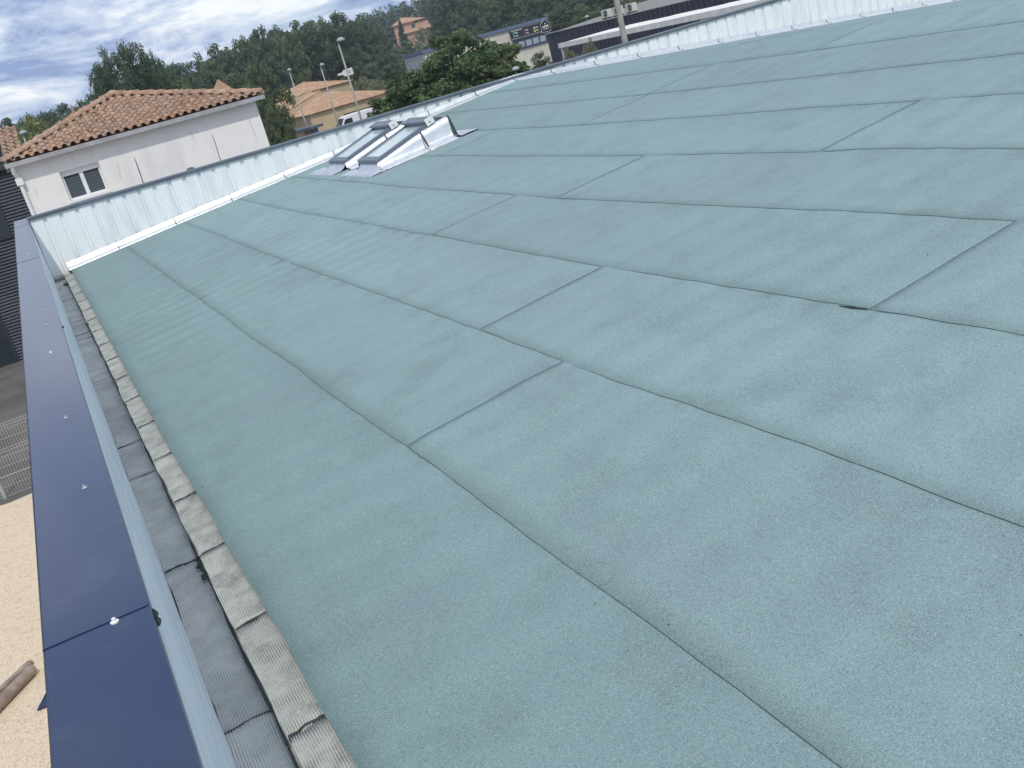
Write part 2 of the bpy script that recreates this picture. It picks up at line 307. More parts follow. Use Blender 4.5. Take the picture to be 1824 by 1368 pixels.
for k in range(0, 23):
    if k == 8: pass
    ends = [YB]+sorted(CROSS.get(k, [rnd.uniform(1, 7), rnd.uniform(9, 14)]))+[D-.02]
    for i in range(len(ends)-1):
        y0, y1 = ends[i], ends[i+1]
        n = max(6, int((y1-y0)/(.055 if k < 9 else .3))); m_ = 9 if k < 9 else 4
        yv = np.linspace(y0-(.0 if i == 0 else .0), y1, n+1); Yg, Ug = np.meshgrid(yv, np.concatenate([np.linspace(0, .985, m_), [1.0, 1.012, 1.06]]) if k < 8 else np.linspace(0, 1, m_), indexing='ij')
        xa = seam(k, yv)[:, None]; xb = seam(k+1, yv)[:, None]; Xg = xa+(xb-xa)*Ug
        Yg = Yg.copy()
        if i < len(ends)-2: Yg[-1] += .006*vnoise(Xg[-1]*7, 80+k*7+i)
        Z = sheetz(Xg, Yg, k, Ug if k < 9 else 1-Ug) - .3*np.clip(Ug-1, 0, .02) + (.003*np.clip((Yg-(y1-.5))/.5, 0, 1) if i < len(ends)-2 else 0)
        Pg = np.stack([Xg, Yg, Z], -1)
        sk = Pg[:, :1].copy(); sk[..., 2] -= .008; Pg = np.concatenate([sk, Pg], 1)
        f0 = Pg[-1:].copy(); f0[..., 2] -= .009; Pg = np.concatenate([Pg, f0], 0)
        me = grid_mesh('membrane_sheet', Pg); lap_dirt_ripple_shade = np.exp(-np.clip(1-Ug, 0, 1)*.9/.12)*np.clip(.3+.95*vnoise2(Yg*.55, Xg*.4, 21+k), 0, 1)+.2*np.exp(-np.clip(Ug, 0, 1)*.9/.05)*np.clip(.4+.8*vnoise2(Yg*.7, Xg*.4, 51+k), 0, 1)
        if k < 9: lap_dirt_ripple_shade = lap_dirt_ripple_shade+.75*np.clip(-np.sin(Yg*2*PI/.34 + 1.6*vnoise2(Xg*.9, Yg*.7, 12))-.1, 0, 1)*np.clip(.25+.8*vnoise2(Xg*.6, Yg*.3, 11)+.7*np.exp(-((Yg-8.5)/5.0)**2)*np.exp(-((Xg-2.2)/2.2)**2)-.15, 0, 1)  # shading of the ripple troughs, painted into the felt colour
        lap_dirt_ripple_shade = np.concatenate([lap_dirt_ripple_shade[:, :1], lap_dirt_ripple_shade], 1); lap_dirt_ripple_shade = np.concatenate([lap_dirt_ripple_shade, lap_dirt_ripple_shade[-1:]], 0); at_ = me.attributes.new('lap_dirt_ripple_shade', 'FLOAT', 'POINT'); at_.data.foreach_set('value', lap_dirt_ripple_shade.ravel().astype(np.float32))
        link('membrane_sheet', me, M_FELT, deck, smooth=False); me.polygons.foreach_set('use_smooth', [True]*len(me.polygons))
        yb = np.arange(y0, y1, .04 if k < 9 else .25); e_ = np.interp(yb, yv, Z[:, 0]); wd = .0017 if 0 < k < 9 else .003
        if k: bead(np.stack([seam(k, yb), yb, e_-.001], -1), wd, k*10+i)
        if i < len(ends)-2 and k < 12:
            xs = Xg[-1]; xe = np.linspace(xs[0]+.005, xs[-4 if k < 8 else -1], 26)
            bead(np.stack([xe, np.interp(xe, xs, Yg[-1])-.0005, np.interp(xe, xs, Z[-1])+.0004], -1), .0028, k*77+i)
# a dark tar smear beside one joint and stray black crumbs
m = MB(); c0 = on(1495, 546, (-T, 0, 1), 0); c1 = on(1545, 552, (-T, 0, 1), 0)
m.tube([c0+np.array([0, 0, .004]), (c0+c1)/2+np.array([-.006, 0, .006]), c1+np.array([0, 0, .005])], [.002, .005, .003], 6); m.build('tar_smear', M_BIT, deck)
m = MB()
for q in [(1652, 452), (1818, 1128), (1060, 1072), (360, 866), (1190, 1110)]:
    c = on(*q, (-T, 0, 1), .012); r = rnd.uniform(.0025, .0045); m.lathe((c[0], c[1], c[2]-.006), [(r*.6, 0), (r, r*.4), (r*.5, r*.9)], 6)
tag(m.build('tar_crumbs', M_BIT, deck), kind='stuff')

# gutter: pale strip and dark strip of ribbed felt, in lengths
def ribbed(name, xa, xb, y0, y1, zf, pitch, amp, mt, seed, ybow=.0):
    nx = int((xb-xa)/pitch*4); ny = max(4, int((y1-y0)/.05)); u = np.linspace(0, 1, nx+1); yv = np.linspace(y0, y1, ny+1)
    Xg, Yg = np.meshgrid(xa+(xb-xa)*u, yv, indexing='ij')
    xw = Xg + (.006*vnoise(Yg*2.1, seed)+.003*vnoise(Yg*9, seed+1))*(u[:, None] < .5)*(1-u[:, None]*2) + .004*vnoise(Yg*3, seed+2)
    yw = Yg + (.012*vnoise(Xg*25, seed+3))*((Yg == y0) | (Yg == y1)) 
    Z = zf(Xg) + amp*1.6*np.sin(Xg*2*PI/pitch+.6*vnoise(Yg*3, seed+4)) + .0009*vnoise2(Xg*14, Yg*4, seed+5)
    Pg = np.stack([xw, yw, Z], -1)
    a = Pg[:1].copy(); a[..., 2] -= .02; Pg = np.concatenate([a, Pg], 0); a = Pg[:, :1].copy(); a[..., 2] -= .018; b = Pg[:, -1:].copy(); b[..., 2] -= .018
    Pg = np.concatenate([a, Pg, b], 1)
    return link(name, grid_mesh(name, Pg), mt, deck)
def zl(x): return -.035 + .012*(np.asarray(x)+.12)/.12
def zd(x): return -.085+.0*np.asarray(x)
js = [-2.8, -2.0, -1.2, -.45, .35, 1.1, 1.88, 2.67, 3.45, 4.23, 5.0, 5.8, 6.6, 7.4, 8.2, 9.03, 9.84, 10.68, 11.48, 12.28, 13.1, 13.9, 14.7, 15.5, 16.2]
for i in range(len(js)-1): ribbed('gutter_edge_strip', -.122, .012, js[i]+.0045, js[i+1]-.0045, zl, .0088, .0016, M_GUT, 200+i*7)
jd = [-2.6, -.5, 1.4, 2.93, 4.33, 5.78, 6.49, 8.62, 10.76, 11.09, 12.03, 14.0, 15.3, 16.3]
for i in range(len(jd)-1): ribbed('gutter_floor_strip', -.288, -.10, jd[i]+.006, jd[i+1]-.006, zd, .0092, .0011, M_GUTD, 400+i*7)
for yj in js[1:-1]:
    pts = [(xx, yj+.004*math.sin(xx*60+yj*9), float(zl(xx))-.001+rnd.uniform(-.0015, .001)) for xx in np.linspace(-.118, .006, 9)]
    MB().tube(pts, [rnd.uniform(.004, .0075) for _ in pts], 6).build('joint_tar', M_BIT, deck)
for yj in jd[1:-1]:
    r_ = .008 if abs(yj-4.33) < .1 else rnd.uniform(.002, .005)
    MB().tube([(xx, yj+.006*math.sin(xx*40+yj), float(zd(xx))-.001) for xx in np.linspace(-.284, -.13, 8)], [r_*rnd.uniform(.6, 1.1) for _ in range(8)], 6).build('joint_tar', M_BIT, deck)
for yj in range(len(js)-1):
    pts = [(-.128+.003*math.sin(yy_*7), yy_, -.058+rnd.uniform(-.012, .004)) for yy_ in np.linspace(js[yj], js[yj+1], 9)]
    MB().tube(pts, [rnd.uniform(.002, .0075) for _ in pts], 5).build('edge_shadow_line', M_BIT, deck)  # dark tube standing in for the shadow line under the pale strip's edge
bm_ = MB()
for q, r in [((348, 988), .016), ((352, 1000), .012), ((360, 1022), .009), ((128, 487), .03), ((118, 505), .03), ((470, 1196), .006), ((480, 1222), .007), ((490, 1245), .009), ((496, 1262), .01), ((463, 1182), .005)]:
    c = onz(*q, -.05)
    for t in range(4): bm_.lathe((c[0]+rnd.uniform(-r, r)*.8, c[1]+rnd.uniform(-r, r)*2, c[2]-.02), [(r*.9, 0), (r, r*.3), (r*.5, r*.8)], 7)
tag(bm_.build('tar_lumps', M_BIT, deck), kind='stuff')

# side parapet with blue coping
par = MB().box(-.47, -.30, YB, D+.16, -.8, .872).build('side_parapet', M_PARA, bld)
m = MB(); yv = np.linspace(YB, D-.005, 160)
prof = lambda y: [(-.284, -.14), (-.2845+.002*math.sin(y*3), .1), (-.289, .5), (-.291+.0012*math.sin(y*7), .8), (-.297, .86)]
Pg = np.array([[(a+.002*vnoise(np.array([y*4+b*3]), 9)[0], y, b) for a, b in prof(y)] for y in yv]); link('inner_flashing', grid_mesh('inner_flashing', Pg), M_PARA, par, smooth=True)
cj = [YB, 1.90, 5.81, 9.84, 13.05, 15.2, D+.17]
for i in range(len(cj)-1):
    a, b = cj[i], cj[i+1]; z = CAPZ-.003+.0015*(i % 2)
    pr = [(-.483, z-.07), (-.489, z-.006), (-.483, z), (-.2895, z-.003), (-.288, z-.006), (-.288, z-.034), (-.294, z-.034), (-.302, z-.014), (-.476, z-.01), (-.476, z-.07)]
    m = MB(); m.prism(pr, 1, a+.0004, b-.0004); o = m.build('coping', M_BLUE, par)
    if i: MB().prism([(-.4885, z-.004), (-.485, z+.0004), (-.2905, z-.0028), (-.289, z-.006)], 1, a-.012, a+.004).build('coping_lap', M_BLUE, par)
for k, q in enumerate([(203, 1105), (150, 867), (117, 743), (90, 627), (76, 543), (82, 578), (49, 452), (40, 411)]):
    c = onz(*q, CAPZ); r = .0055 if k else .0065
    MB().lathe((c[0], c[1], CAPZ-.005), [(r*1.25, 0), (r*1.3, .003), (r*.9, .0045), (r*.62, .005), (r*.62, .0095), (r*.3, .0105)], 10).build('screw', M_GALV if k % 3 else M_PLAST, par)
for q in [(274, 1087), (279, 1101), (111, 580)]:
    c = onz(*q, CAPZ-.02); m = MB()
    for t in range(5): m.lathe((c[0]-.003+rnd.uniform(-.004, .004), c[1]+rnd.uniform(-.012, .012), c[2]-.015), [(.004, 0), (.007, .006), (.004, .014)], 7)
    m.build('tar_blob', M_BIT, par)

# end parapet: ribbed white sheets, slate coping, foil flashing
endp = MB().box(-.282, XE, D+.045, D+.16, -.8, CAPZ-.03).build('end_parapet', M_PARA, bld)
x = -.28; i = 0
while x < XE-1:
    m = MB(); L = .96; pitch = .24; pts = []
    for j in range(4):
        o_ = x+j*pitch
        pts += [(o_, 0), (o_+.178, 0), (o_+.192, .028), (o_+.226, .028)]
    pts.append((x+L, 0)); vs_ = []; fs = []
    for px_, dy in pts:
        zb = float(roofz(px_))-.02 if px_ > -.05 else -.15
        vs_ += [(px_, D-.004+dy+.001*(i % 2), zb), (px_, D-.004+dy+.001*(i % 2), CAPZ-.012)]
    for j in range(len(pts)-1): fs.append((2*j, 2*j+2, 2*j+3, 2*j+1))
    m.add(vs_, fs).build('ribbed_sheet', M_SHEET, endp); x += L; i += 1
x = -.3; i = 0
while x < XE-1:
    b = x+2.88; z = CAPZ+.001*(i % 2)
    MB().prism([(D-.034, z-.048), (D-.03, z-.006), (D+.19, z+.004), (D+.19, z-.03), (D-.02, z-.02), (D-.026, z-.048)], 0, x+.001, b-.001).build('slate_coping', M_CAP, endp); x = b; i += 1
jx = [-.03, .774, 1.72, 2.68, 3.64, 4.57, 5.5, 6.43, 7.40, XR, 9.0, 9.95, 10.92, 11.88, 12.85, 13.8, 14.75, 15.7, 16.65, 17.6, 18.5, 19.4, 20.3, 21.2, 22.1, 23]
for i in range(len(jx)-1):
    a, b = jx[i]+.006, jx[i+1]-.006; n = 10; ro = []
    for u in np.linspace(a, b, n):
        z = float(roofz(u)); j1 = rnd.uniform(-.004, .004); j2 = rnd.uniform(-.006, .006)
        ro.append([(u, D-.008, z+.105+j2), (u, D-.016+j1, z+.098+j2), (u, D-.022+j1, z+.05), (u, D-.05+j1, z+.022+j1*.5), (u, D-.13+j2*.6, z+.014), (u, D-.135+j2*.6, z+.0)])
    link('flashing', grid_mesh('flashing', np.array(ro)), M_ALU, endp, smooth=True)
    z = float(roofz(jx[i+1])); 
    if i < len(jx)-2: MB().tube([(jx[i+1], D-.012, z+.105), (jx[i+1], D-.024, z+.05), (jx[i+1], D-.052, z+.02), (jx[i+1], D-.14, z+.012)], .0075, 6).build('joint_tar', M_BIT, endp)
m = MB()   # patch at the corner, where the gutter meets the end wall
m.box(-.28, -.02, D-.28, D-.02, -.12, -.05); m.box(-.17, -.09, D-.24, D-.1, -.06, -.03); m.build('corner_patch', M_GUT, deck)

# skylights
def skylight(dy, label, ap):
    s = MB().box(4.1, 5.12, 13.0+dy, 13.72+dy, .36, .40).build('skylight', M_PARA, bld); tag(s, label)
    y0, y1 = 12.95+dy, 13.76+dy
    def rz(x): return x*T+.006
    # side and end flashings of foil, in two lengths
    def side(ya, out):
        for (xa, xb, ha, hb) in ((4.03, 4.74, .085, .235), (4.75, 5.19, .24, .30)):
            ro = []
            for u in np.linspace(xa, xb, 10):
                h = ha+(hb-ha)*(u-xa)/(xb-xa); z = rz(u); j = rnd.uniform(-.006, .006)
                ro.append([(u, ya-out*.05, z+h+.012), (u, ya+out*.012, z+h+.008+j*.4), (u, ya+out*(.02+abs(j)), z+h*.66), (u, ya+out*(.035-j), z+h*.3), (u, ya+out*.06, z+.03), (u, ya+out*(.21+j), z+.012), (u, ya+out*(.215+j), z-.002)])
            ro = np.array(ro)
            if out > 0: ro = ro[::-1]
            link('side_flashing', grid_mesh('side_flashing', ro), M_ALU, s, smooth=True)
        for u, h in ((4.745, .24), (5.2, .30)):
            z = rz(u); MB().tube([(u, ya-out*.04, z+h+.016), (u, ya+out*.018, z+h+.01), (u+.03, ya+out*.04, z+h*.5), (u+.05, ya+out*.065, z+.026), (u+.06, ya+out*.21, z+.012)], [.007, .008, .011, .008, .005], 6).build('joint_tar', M_BIT, s)
    side(y0, -1); side(y1, 1)
    ro = [[(5.17, yy_, rz(5.17)+.312), (5.2, yy_, rz(5.2)+.30), (5.27, yy_, rz(5.27)+.02)] for yy_ in np.linspace(y0-.02, y1+.02, 6)]
    link('back_flashing', grid_mesh('back_flashing', np.array(ro[::-1])), M_ALU, s, smooth=True)
    ro = [[(5.262, yy_, rz(5.262)+.014), (5.4, yy_, rz(5.4)+.014+.004*math.sin(yy_*11)), (5.5+.02*math.sin(yy_*5), yy_, rz(5.5)+.012), (5.505+.02*math.sin(yy_*5), yy_, rz(5.5)-.004)] for yy_ in np.linspace(y0-.2, y1+.2, 14)]
    link('upper_apron', grid_mesh('upper_apron', np.array(ro[::-1])), M_LEAD, s, smooth=True)
    # lower apron
    ro = []
    for yy_ in np.linspace(y0+ap[0], y1+ap[1], 18):
        inside = y0 < yy_ < y1; h = .105 if inside else .014; j = rnd.uniform(-.012, .012)
        ro.append([(3.80+j, yy_, rz(3.8)-.004), (3.805+j, yy_, rz(3.8)+.01), (3.95, yy_, rz(3.95)+.014), (4.0, yy_, rz(4.0)+h*.35), (4.06, yy_, rz(4.06)+h)])
    link('lower_apron', grid_mesh('lower_apron', np.array(ro)), M_LEAD, s)
    # sash: tilted box frame with pane and hood
    p0 = Vector((4.035, 0, .50)); ex = Vector((.945, 0, .305)).normalized(); ez = Vector((-ex.z, 0, ex.x)); L = 1.0
    def fb(m, a, b, ya, yb, ha, hb):
        c = []
        for h in (ha, hb):
            for (u, v) in ((a, ya), (b, ya), (b, yb), (a, yb)):
                q = p0+ex*u+ez*h; c.append((q.x, v, q.z))
        m.hexa(c)
    fr = MB(); fb(fr, .0, .10, y0+.004, y1-.004, -.045, .05); fb(fr, .90, L, y0+.004, y1-.004, -.045, .048)
    fb(fr, .101, .899, y0+.004, y0+.062, -.045, .05); fb(fr, .101, .899, y1-.062, y1-.004, -.045, .05)
    fr.build('sash', M_SASH, s, bevel=.006)
    g = MB(); fb(g, .095, .905, y0+.058, y1-.058, .02, .03); g.build('pane', M_GLASS, s)
    h = MB(); fb(h, .85, 1.0, y0-.008, y1+.008, .07, .098); fb(h, .875, .99, y0+.002, y1-.002, .03, .0699); h.build('hood', M_SASH, s, bevel=.004)
    for ya, yb in ((y0-.022, y0-.0125), (y1+.0125, y1+.022)):
        e = MB(); fb(e, .88, 1.01, ya, yb, -.0, .102); e.build('end_cap', M_PLAST, s, bevel=.003)
    d_ = MB(); c = p0+ex*.94+ez*.04; d_.tube([(c.x, y0-.02, c.z), (c.x, y0-.028, c.z)], .012, 8); d_.build('cap_screw', M_SASH, s)
skylight(0.0, 'grey framed skylight on a silver foil curb, the one nearer the camera', (-.3, .25))
skylight(1.45, 'grey framed skylight on a silver foil curb, closest to the white end parapet', (.02, .55))

# ------------------------------------------------------------------ neighbour house with clay tiles
M_WALLW = mat('white_render', lin(232, 230, 227), .9, coords='Position', bump=(120, .2, .004), extra=lambda t, c, noise, mixc, ramp, mp: (setattr(mp.inputs['Scale'], 'default_value', (1, 1, .25)), mixc(ramp(noise(1.6, 6, .65), .5, .8), c, lin(206, 204, 201)))[1])
def tile_extra(t, c, noise, mixc, ramp, mp):
    c = mixc(ramp(noise(7, 4, .6), .42, .62), c, lin(178, 149, 127))
    return mixc(ramp(noise(16, 5, .7), .54, .7), c, lin(112, 98, 86))
M_TILE = mat('clay_tile', lin(154, 125, 106), .9, coords='Position', rnd=.15, extra=tile_extra, bump=(50, .3, .004))
M_TILED = mat('weathered_clay_tile', lin(128, 108, 88), .95, coords='Position', rnd=.12, extra=tile_extra, bump=(50, .3, .004))
M_FASC = mat('grey_fascia', lin(168, 168, 170), .6, var=lin(150, 150, 152), vscale=4, coords='Position')
M_PVC = mat('white_frame', lin(226, 226, 226), .5)
M_DKGL = mat('dark_glass', lin(38, 48, 56), .12, spec=.7)
M_SHUT = mat('dark_shutter_slats', lin(72, 82, 90), .5)
M_DARK = mat('dark_stain', lin(92, 96, 94), .9)
house = empty('white_house', (2.75, 29, G), 'white rendered house with brown clay tile hip roof behind the parapet', 'house')
WY = 26.05
wl_ = MB()
wx0, wx1 = ony(105, 307, WY)[0], ony(175, 288, WY)[0]; wz1, wz0 = ony(140, 297, WY)[2], ony(160, 349, WY)[2]
hx0, hx1, hz1 = -.2, 5.69, 1.66
for b in ((hx0, wx0, G, hz1), (wx1, hx1, G, hz1), (wx0, wx1, G, wz0), (wx0, wx1, wz1, hz1)): wl_.box(b[0], b[1], WY, WY+.24, b[2], b[3])
wl_.box(hx0, hx0+.2, WY+.241, 31.7, G, hz1); wl_.box(hx1-.2, hx1, WY+.241, 31.7, G, hz1); wl_.box(hx0, hx1, 31.701, 31.9, G, hz1); wl_.build('wall', M_WALLW, house)
win = MB(); t_ = .055; V0_ = WY+.12
win.box(wx0, wx1, V0_-.03, V0_+.06, wz1-.13, wz1); win.box(wx0, wx1, V0_, V0_+.06, wz0, wz0+t_)
win.box(wx0, wx0+t_, V0_+.001, V0_+.059, wz0+t_, wz1-.13); win.box(wx1-t_, wx1, V0_+.001, V0_+.059, wz0+t_, wz1-.13)
xm = (wx0+wx1)/2; win.box(xm-.045, xm+.045, V0_-.006, V0_+.055, wz0+t_, wz1-.13); win = win.build('window', M_PVC, house)
for a, b in ((wx0+t_, xm-.045), (xm+.045, wx1-t_)):
    MB().box(a, b, V0_+.03, V0_+.04, wz0+t_, wz1-.13).build('pane', M_DKGL, win)
    z = wz0+t_+.015; m = MB()
    while z < wz1-.2: m.box(a, b, V0_+.02, V0_+.026, z, z+.058); z += .066
    m.build('shutter', M_SHUT, win)
MB().box(wx0-.04, wx1+.04, WY-.05, WY+.06, wz0-.05, wz0-.002).build('sill', M_PVC, win)
EX0, EX1, EY, EZ = -.32, 5.87, 25.88, 1.74; AX = (EX0+EX1)/2; HW = (EX1-EX0)/2; AY = EY+HW; AZ_ = 2.66; SL = (AZ_-EZ)/HW
roof = MB().add([(EX0, EY, EZ-.03), (EX1, EY, EZ-.03), (EX1, EY+2*HW, EZ-.03), (EX0, EY+2*HW, EZ-.03), (AX, AY, AZ_-.03)], [(0, 1, 4), (1, 2, 4), (2, 3, 4), (3, 0, 4), (3, 2, 1, 0)]).build('roof', M_TILED, house)
gut = MB(); gut.prism([(EY-.10, EZ-.13), (EY-.10, EZ-.035), (EY-.085, EZ-.03), (EY-.02, EZ-.035), (EY-.02, EZ-.13)], 0, EX0-.03, EX1+.03); gut.box(EX0, EX1, EY-.019, WY+.05, EZ-.1, EZ-.05); gut.build('eave_gutter', M_FASC, house)
dp = MB(); dp.tube([(EX0+.1, EY-.06, EZ-.12), (EX0+.1, EY+.02, EZ-.28), (hx0+.02, WY-.06, EZ-.42), (hx0+.02, WY-.06, G)], .045, 10); dp.build('downpipe', M_PVC, house)
MB().box(hx0-.06, hx0+.1, WY-.13, WY-.002, EZ-.56, EZ-.40).build('rain_hopper', M_PVC, house)
def tile_mesh(pitch, L, r0, r1):
    m = MB(); n = 8; th = .012; vs_ = []; fs = []
    for (yy_, r, lift) in ((0, r0, .02), (L, r1, 0)):
        for rr in (r, r-th):
            for k in range(n+1):
                a = PI*k/n; vs_.append((-math.cos(a)*rr, yy_, math.sin(a)*rr*1.0+lift))
    N = n+1
    for k in range(n): fs += [(k, k+1, 2*N+k+1, 2*N+k), (N+k+1, N+k, 3*N+k, 3*N+k+1), (k+1, k, N+k, N+k+1)]
    m.add(vs_, fs); h = pitch/2   # the pan tile beside it
    pv = []
    for yy_, lift in ((.01, .016), (L, 0)):
        for u, z in ((-.55, .03), (-.25, .004), (.25, .004), (.55, .03)): pv.append((h+u*pitch*.75, yy_, z+lift-.004))
    m.add(pv, [(0, 1, 5, 4), (1, 2, 6, 5), (2, 3, 7, 6)]); me = m.mesh('roof_tile'); me.polygons.foreach_set('use_smooth', [True]*len(me.polygons)); return me
PIT = .2065; tm = tile_mesh(PIT, .42, .075, .066); tm.materials.append(M_TILE); tm2 = tm.copy(); tm2.materials[0] = M_TILED
cs = math.cos(math.atan(SL)); expo = .322; rr = random.Random(8)
def place(me, x, y, z, rx, rz=0, ry=0):
    o = bpy.data.objects.new('roof_tile', me); col.objects.link(o); o.parent = roof; o.rotation_euler = (rx, ry, rz); o.location = (x, y, z); return o
j = 0
while j*expo < HW/cs:
    s_ = j*expo; yb = EY-.05+s_*cs; zb = EZ+(yb-EY)*SL
    i = 0
    while True:
        x = EX0+.1+i*PIT; i += 1
        if x > EX1-.04: break
        if HW-abs(x-AX) < (s_*cs)-.02: continue
        edge = HW-abs(x-AX)-s_*cs
        place(tm2 if (edge < .32 and rr.random() < .7) else tm, x+rr.uniform(-.006, .006), yb+rr.uniform(-.012, .012), zb+rr.uniform(0, .006), math.atan(SL)+rr.uniform(-.012, .012), rr.uniform(-.025, .025))
    j += 1
hm = tile_mesh(.2, .44, .105, .09); hm.materials.append(M_TILE)
hmv = MB(); n = 8
vs_ = []
for yy_, r, lift in ((0, .105, .025), (.46, .09, 0)):
    for k in range(n+1): vs_.append((-math.cos(PI*k/n)*r, yy_, math.sin(PI*k/n)*r*.9+lift))
hmv.add(vs_, [(k, k+1, n+2+k, n+1+k) for k in range(n)]+[tuple(range(n+1))[::-1]]); hmesh = hmv.mesh('hip_tile'); hmesh.materials.append(M_TILE); hmesh.polygons.foreach_set('use_smooth', [True]*len(hmesh.polygons))
for cx, sx in ((EX0, 1), (EX1, -1)):
    n = 11
    for k in range(n):
        u = k/n; o = bpy.data.objects.new('hip_tile', hmesh); col.objects.link(o); o.parent = roof
        o.location = (cx+(AX-cx)*u, EY+HW*u, EZ+.03+(AZ_-EZ)*u); d = Vector((AX-cx, HW, AZ_-EZ)); o.rotation_euler = (math.atan2(d.z, math.hypot(d.x, d.y)), rr.uniform(-.04, .04), math.atan2(-d.x, d.y)+rr.uniform(-.02, .02))
for k in range(12):      # the hip behind, seen past the left one
    pass
MB().lathe((AX, AY-.05, AZ_+.0), [(.17, 0), (.17, .06), (.12, .11), (.04, .14)], 12).build('ridge_cap', M_TILE, roof, smooth=True)
# dark runs and a pipe stub on the wall
def streak(pts, wd, dy=.004):
    m = MB(); L_ = []; Q_ = []
    P_ = [ony(a, b, WY-dy) for a, b in pts]
    n = len(P_)
    for i, q in enumerate(P_):
        wv = wd[i]*.7; L_.append((q[0]-wv, q[1], q[2])); Q_.append((q[0]+wv, q[1], q[2]))
    bk = [(a, b+dy+.01, c) for a, b, c in L_]; bk2 = [(a, b+dy+.01, c) for a, b, c in Q_]; fs = []
    for i in range(n-1): fs += [(i, i+1, n+i+1, n+i), (i, 2*n+i, 2*n+i+1, i+1), (n+i, n+i+1, 3*n+i+1, 3*n+i)]
    m.add(L_+Q_+bk+bk2, fs).build('wall_crack', M_DARK, house)
streak([(238, 279), (243, 290), (248, 305), (252, 316), (256, 330)], [.006, .014, .018, .012, .02])
streak([(376, 238), (381, 248), (387, 266), (391, 280), (394, 288)], [.005, .013, .012, .012, .016])
streak([(341, 235), (345, 248), (351, 260)], [.003, .004, .002]); streak([(443, 210), (451, 232), (458, 250)], [.003, .004, .003]); streak([(209, 291), (213, 308), (216, 318)], [.003, .004, .003]); streak([(64, 337), (66, 350)], [.004, .003])
c = ony(338, 299, WY); MB().lathe((c[0], WY-.05, c[2]-.05), [(.10, 0), (.10, .03), (.05, .06)], 10).build('wall_vent', M_DARK, house)
# narrow tiled side roof beyond the left corner
sr = MB().box(-.28, .0, 28.0, 31.0, 1.5, 1.62).build('side_roof', M_TILED, house)
for k in range(9):
    for xx in (-.235, -.03):
        o = bpy.data.objects.new('roof_tile', tm2 if k % 3 else tm); col.objects.link(o); o.parent = sr; o.location = (xx+.0065*k*2+rr.uniform(-.008, .008), 28+k*.33, 1.72+k*.33*.29); o.rotation_euler = (math.atan(.29), 0, rr.uniform(-.03, .03))
MB().add([(-.36, 28, 1.66), (.1, 28, 1.66), (.1, 31, 2.52), (-.2, 31, 2.52), (-.36, 28, 1.5), (.1, 28, 1.5), (.1, 31, 1.5), (-.2, 31, 1.5)], [(0, 1, 2, 3), (0, 3, 7, 4), (1, 5, 6, 2), (0, 4, 5, 1), (2, 6, 7, 3)]).build('roof_bed', M_DARK, sr)

# ------------------------------------------------------------------ dark slatted building on the left
M_SLAT = mat('dark_louvre', lin(58, 66, 76), .6, var=lin(44, 50, 60), vscale=1, coords='Position')
M_NAVY = mat('dark_cladding', lin(40, 46, 58), .6)
dk = empty('slatted_building', (-6, 40, G), 'dark building clad in close horizontal louvres at the left edge', 'building')
DY = 36.75
MB().box(-14, 1.5, DY+.06, DY+8, G, 1.55).build('wall', M_NAVY, dk)
m = MB(); z = G+.05
while z < 1.45:
    m.add([(-14, DY, z), (1.5, DY, z), (1.5, DY+.055, z+.075), (-14, DY+.055, z+.075), (-14, DY+.012, z-.012), (1.5, DY+.012, z-.012)], [(0, 1, 2, 3), (4, 5, 1, 0)]); z += .105
tag(m.build('louvres', M_SLAT, dk), kind='stuff')
for (a, b) in (((-14, -2.42, G+.02, -1.95)), ((-6, -1.25, -1.05, .55))) if False else ():
    pass
for x0, x1, z0, z1 in ((-9, -2.35, G+.02, -2.2), (-9, -1.0, -.55, .95)):
    f = MB().box(x0, x1, DY-.03, DY+.05, z0, z1).build('glass_door', M_NAVY, dk)
    MB().box(x0+.08, x1-.1, DY-.04, DY-.0305, z0+.08, z1-.08).build('pane', M_DKGL, f)
MB().box(-14.1, 1.6, DY-.15, DY+8.1, 1.555, 1.7).build('roof_edge', M_SLAT, dk)

# wire mesh fence, pipe and scrap in the yard
M_WIRE = mat('grey_wire', lin(178, 180, 176), .5, metal=.2)
fn = empty('mesh_fence', (-3, 21.65, G), 'grey welded wire mesh fence standing at the edge of the gravel yard', 'fence'); FY = 21.65
for a, b in ((-7.8, -5.32), (-5.28, -2.80), (-2.76, -.28)):
    m = MB(); x = a
    def wire(m, p, q, r=.004): m.tube([p, q], r, 4, False)
    x = a+.03
    while x < b: wire(m, (x, FY, G+.03), (x, FY, G+1.53)); x += .055
    for z in (.05, .25, .45, .47, .65, .85, .95, 1.0, 1.2, 1.38, 1.45, 1.5):
        wire(m, (a, FY-.01-(.03 if z in (.47, .95, 1.45) else 0), G+z), (b, FY-.01-(.03 if z in (.47, .95, 1.45) else 0), G+z), .005)
    tag(m.build('mesh_panel', M_WIRE, fn), kind='stuff')
for x in (-5.3, -2.78, -.26): MB().box(x-.03, x+.03, FY+.01, FY+.06, G-.02, G+1.56).build('post', M_WIRE, fn)
M_WOOD = mat('grey_brown_plastic_pipe', lin(158, 140, 128), .6, var=lin(130, 116, 106), vscale=6, coords='Position')
a, b = onz(57, 1192, G+.09), onz(-40, 1295, G+.09)
m = MB(); m.tube([a, b], .075, 12); tag(m.build('ground_pipe', M_WOOD, smooth=False), 'grey brown pipe lying on the pale gravel beside the blue coping', 'pipe')
a, b = onz(50, 1187, G+.05), onz(20, 1215, G+.05); m = MB(); m.box(-.5, .5, -.04, .04, 0, .05); o = m.build('timber_offcut', M_WOOD); o.location = (a[0]-.3, a[1]-.28, G+.03); o.rotation_euler = (0, 0, math.atan2(a[1]-b[1], a[0]-b[0])); tag(o, 'thin brown timber offcut lying along the pipe on the gravel', 'offcut')
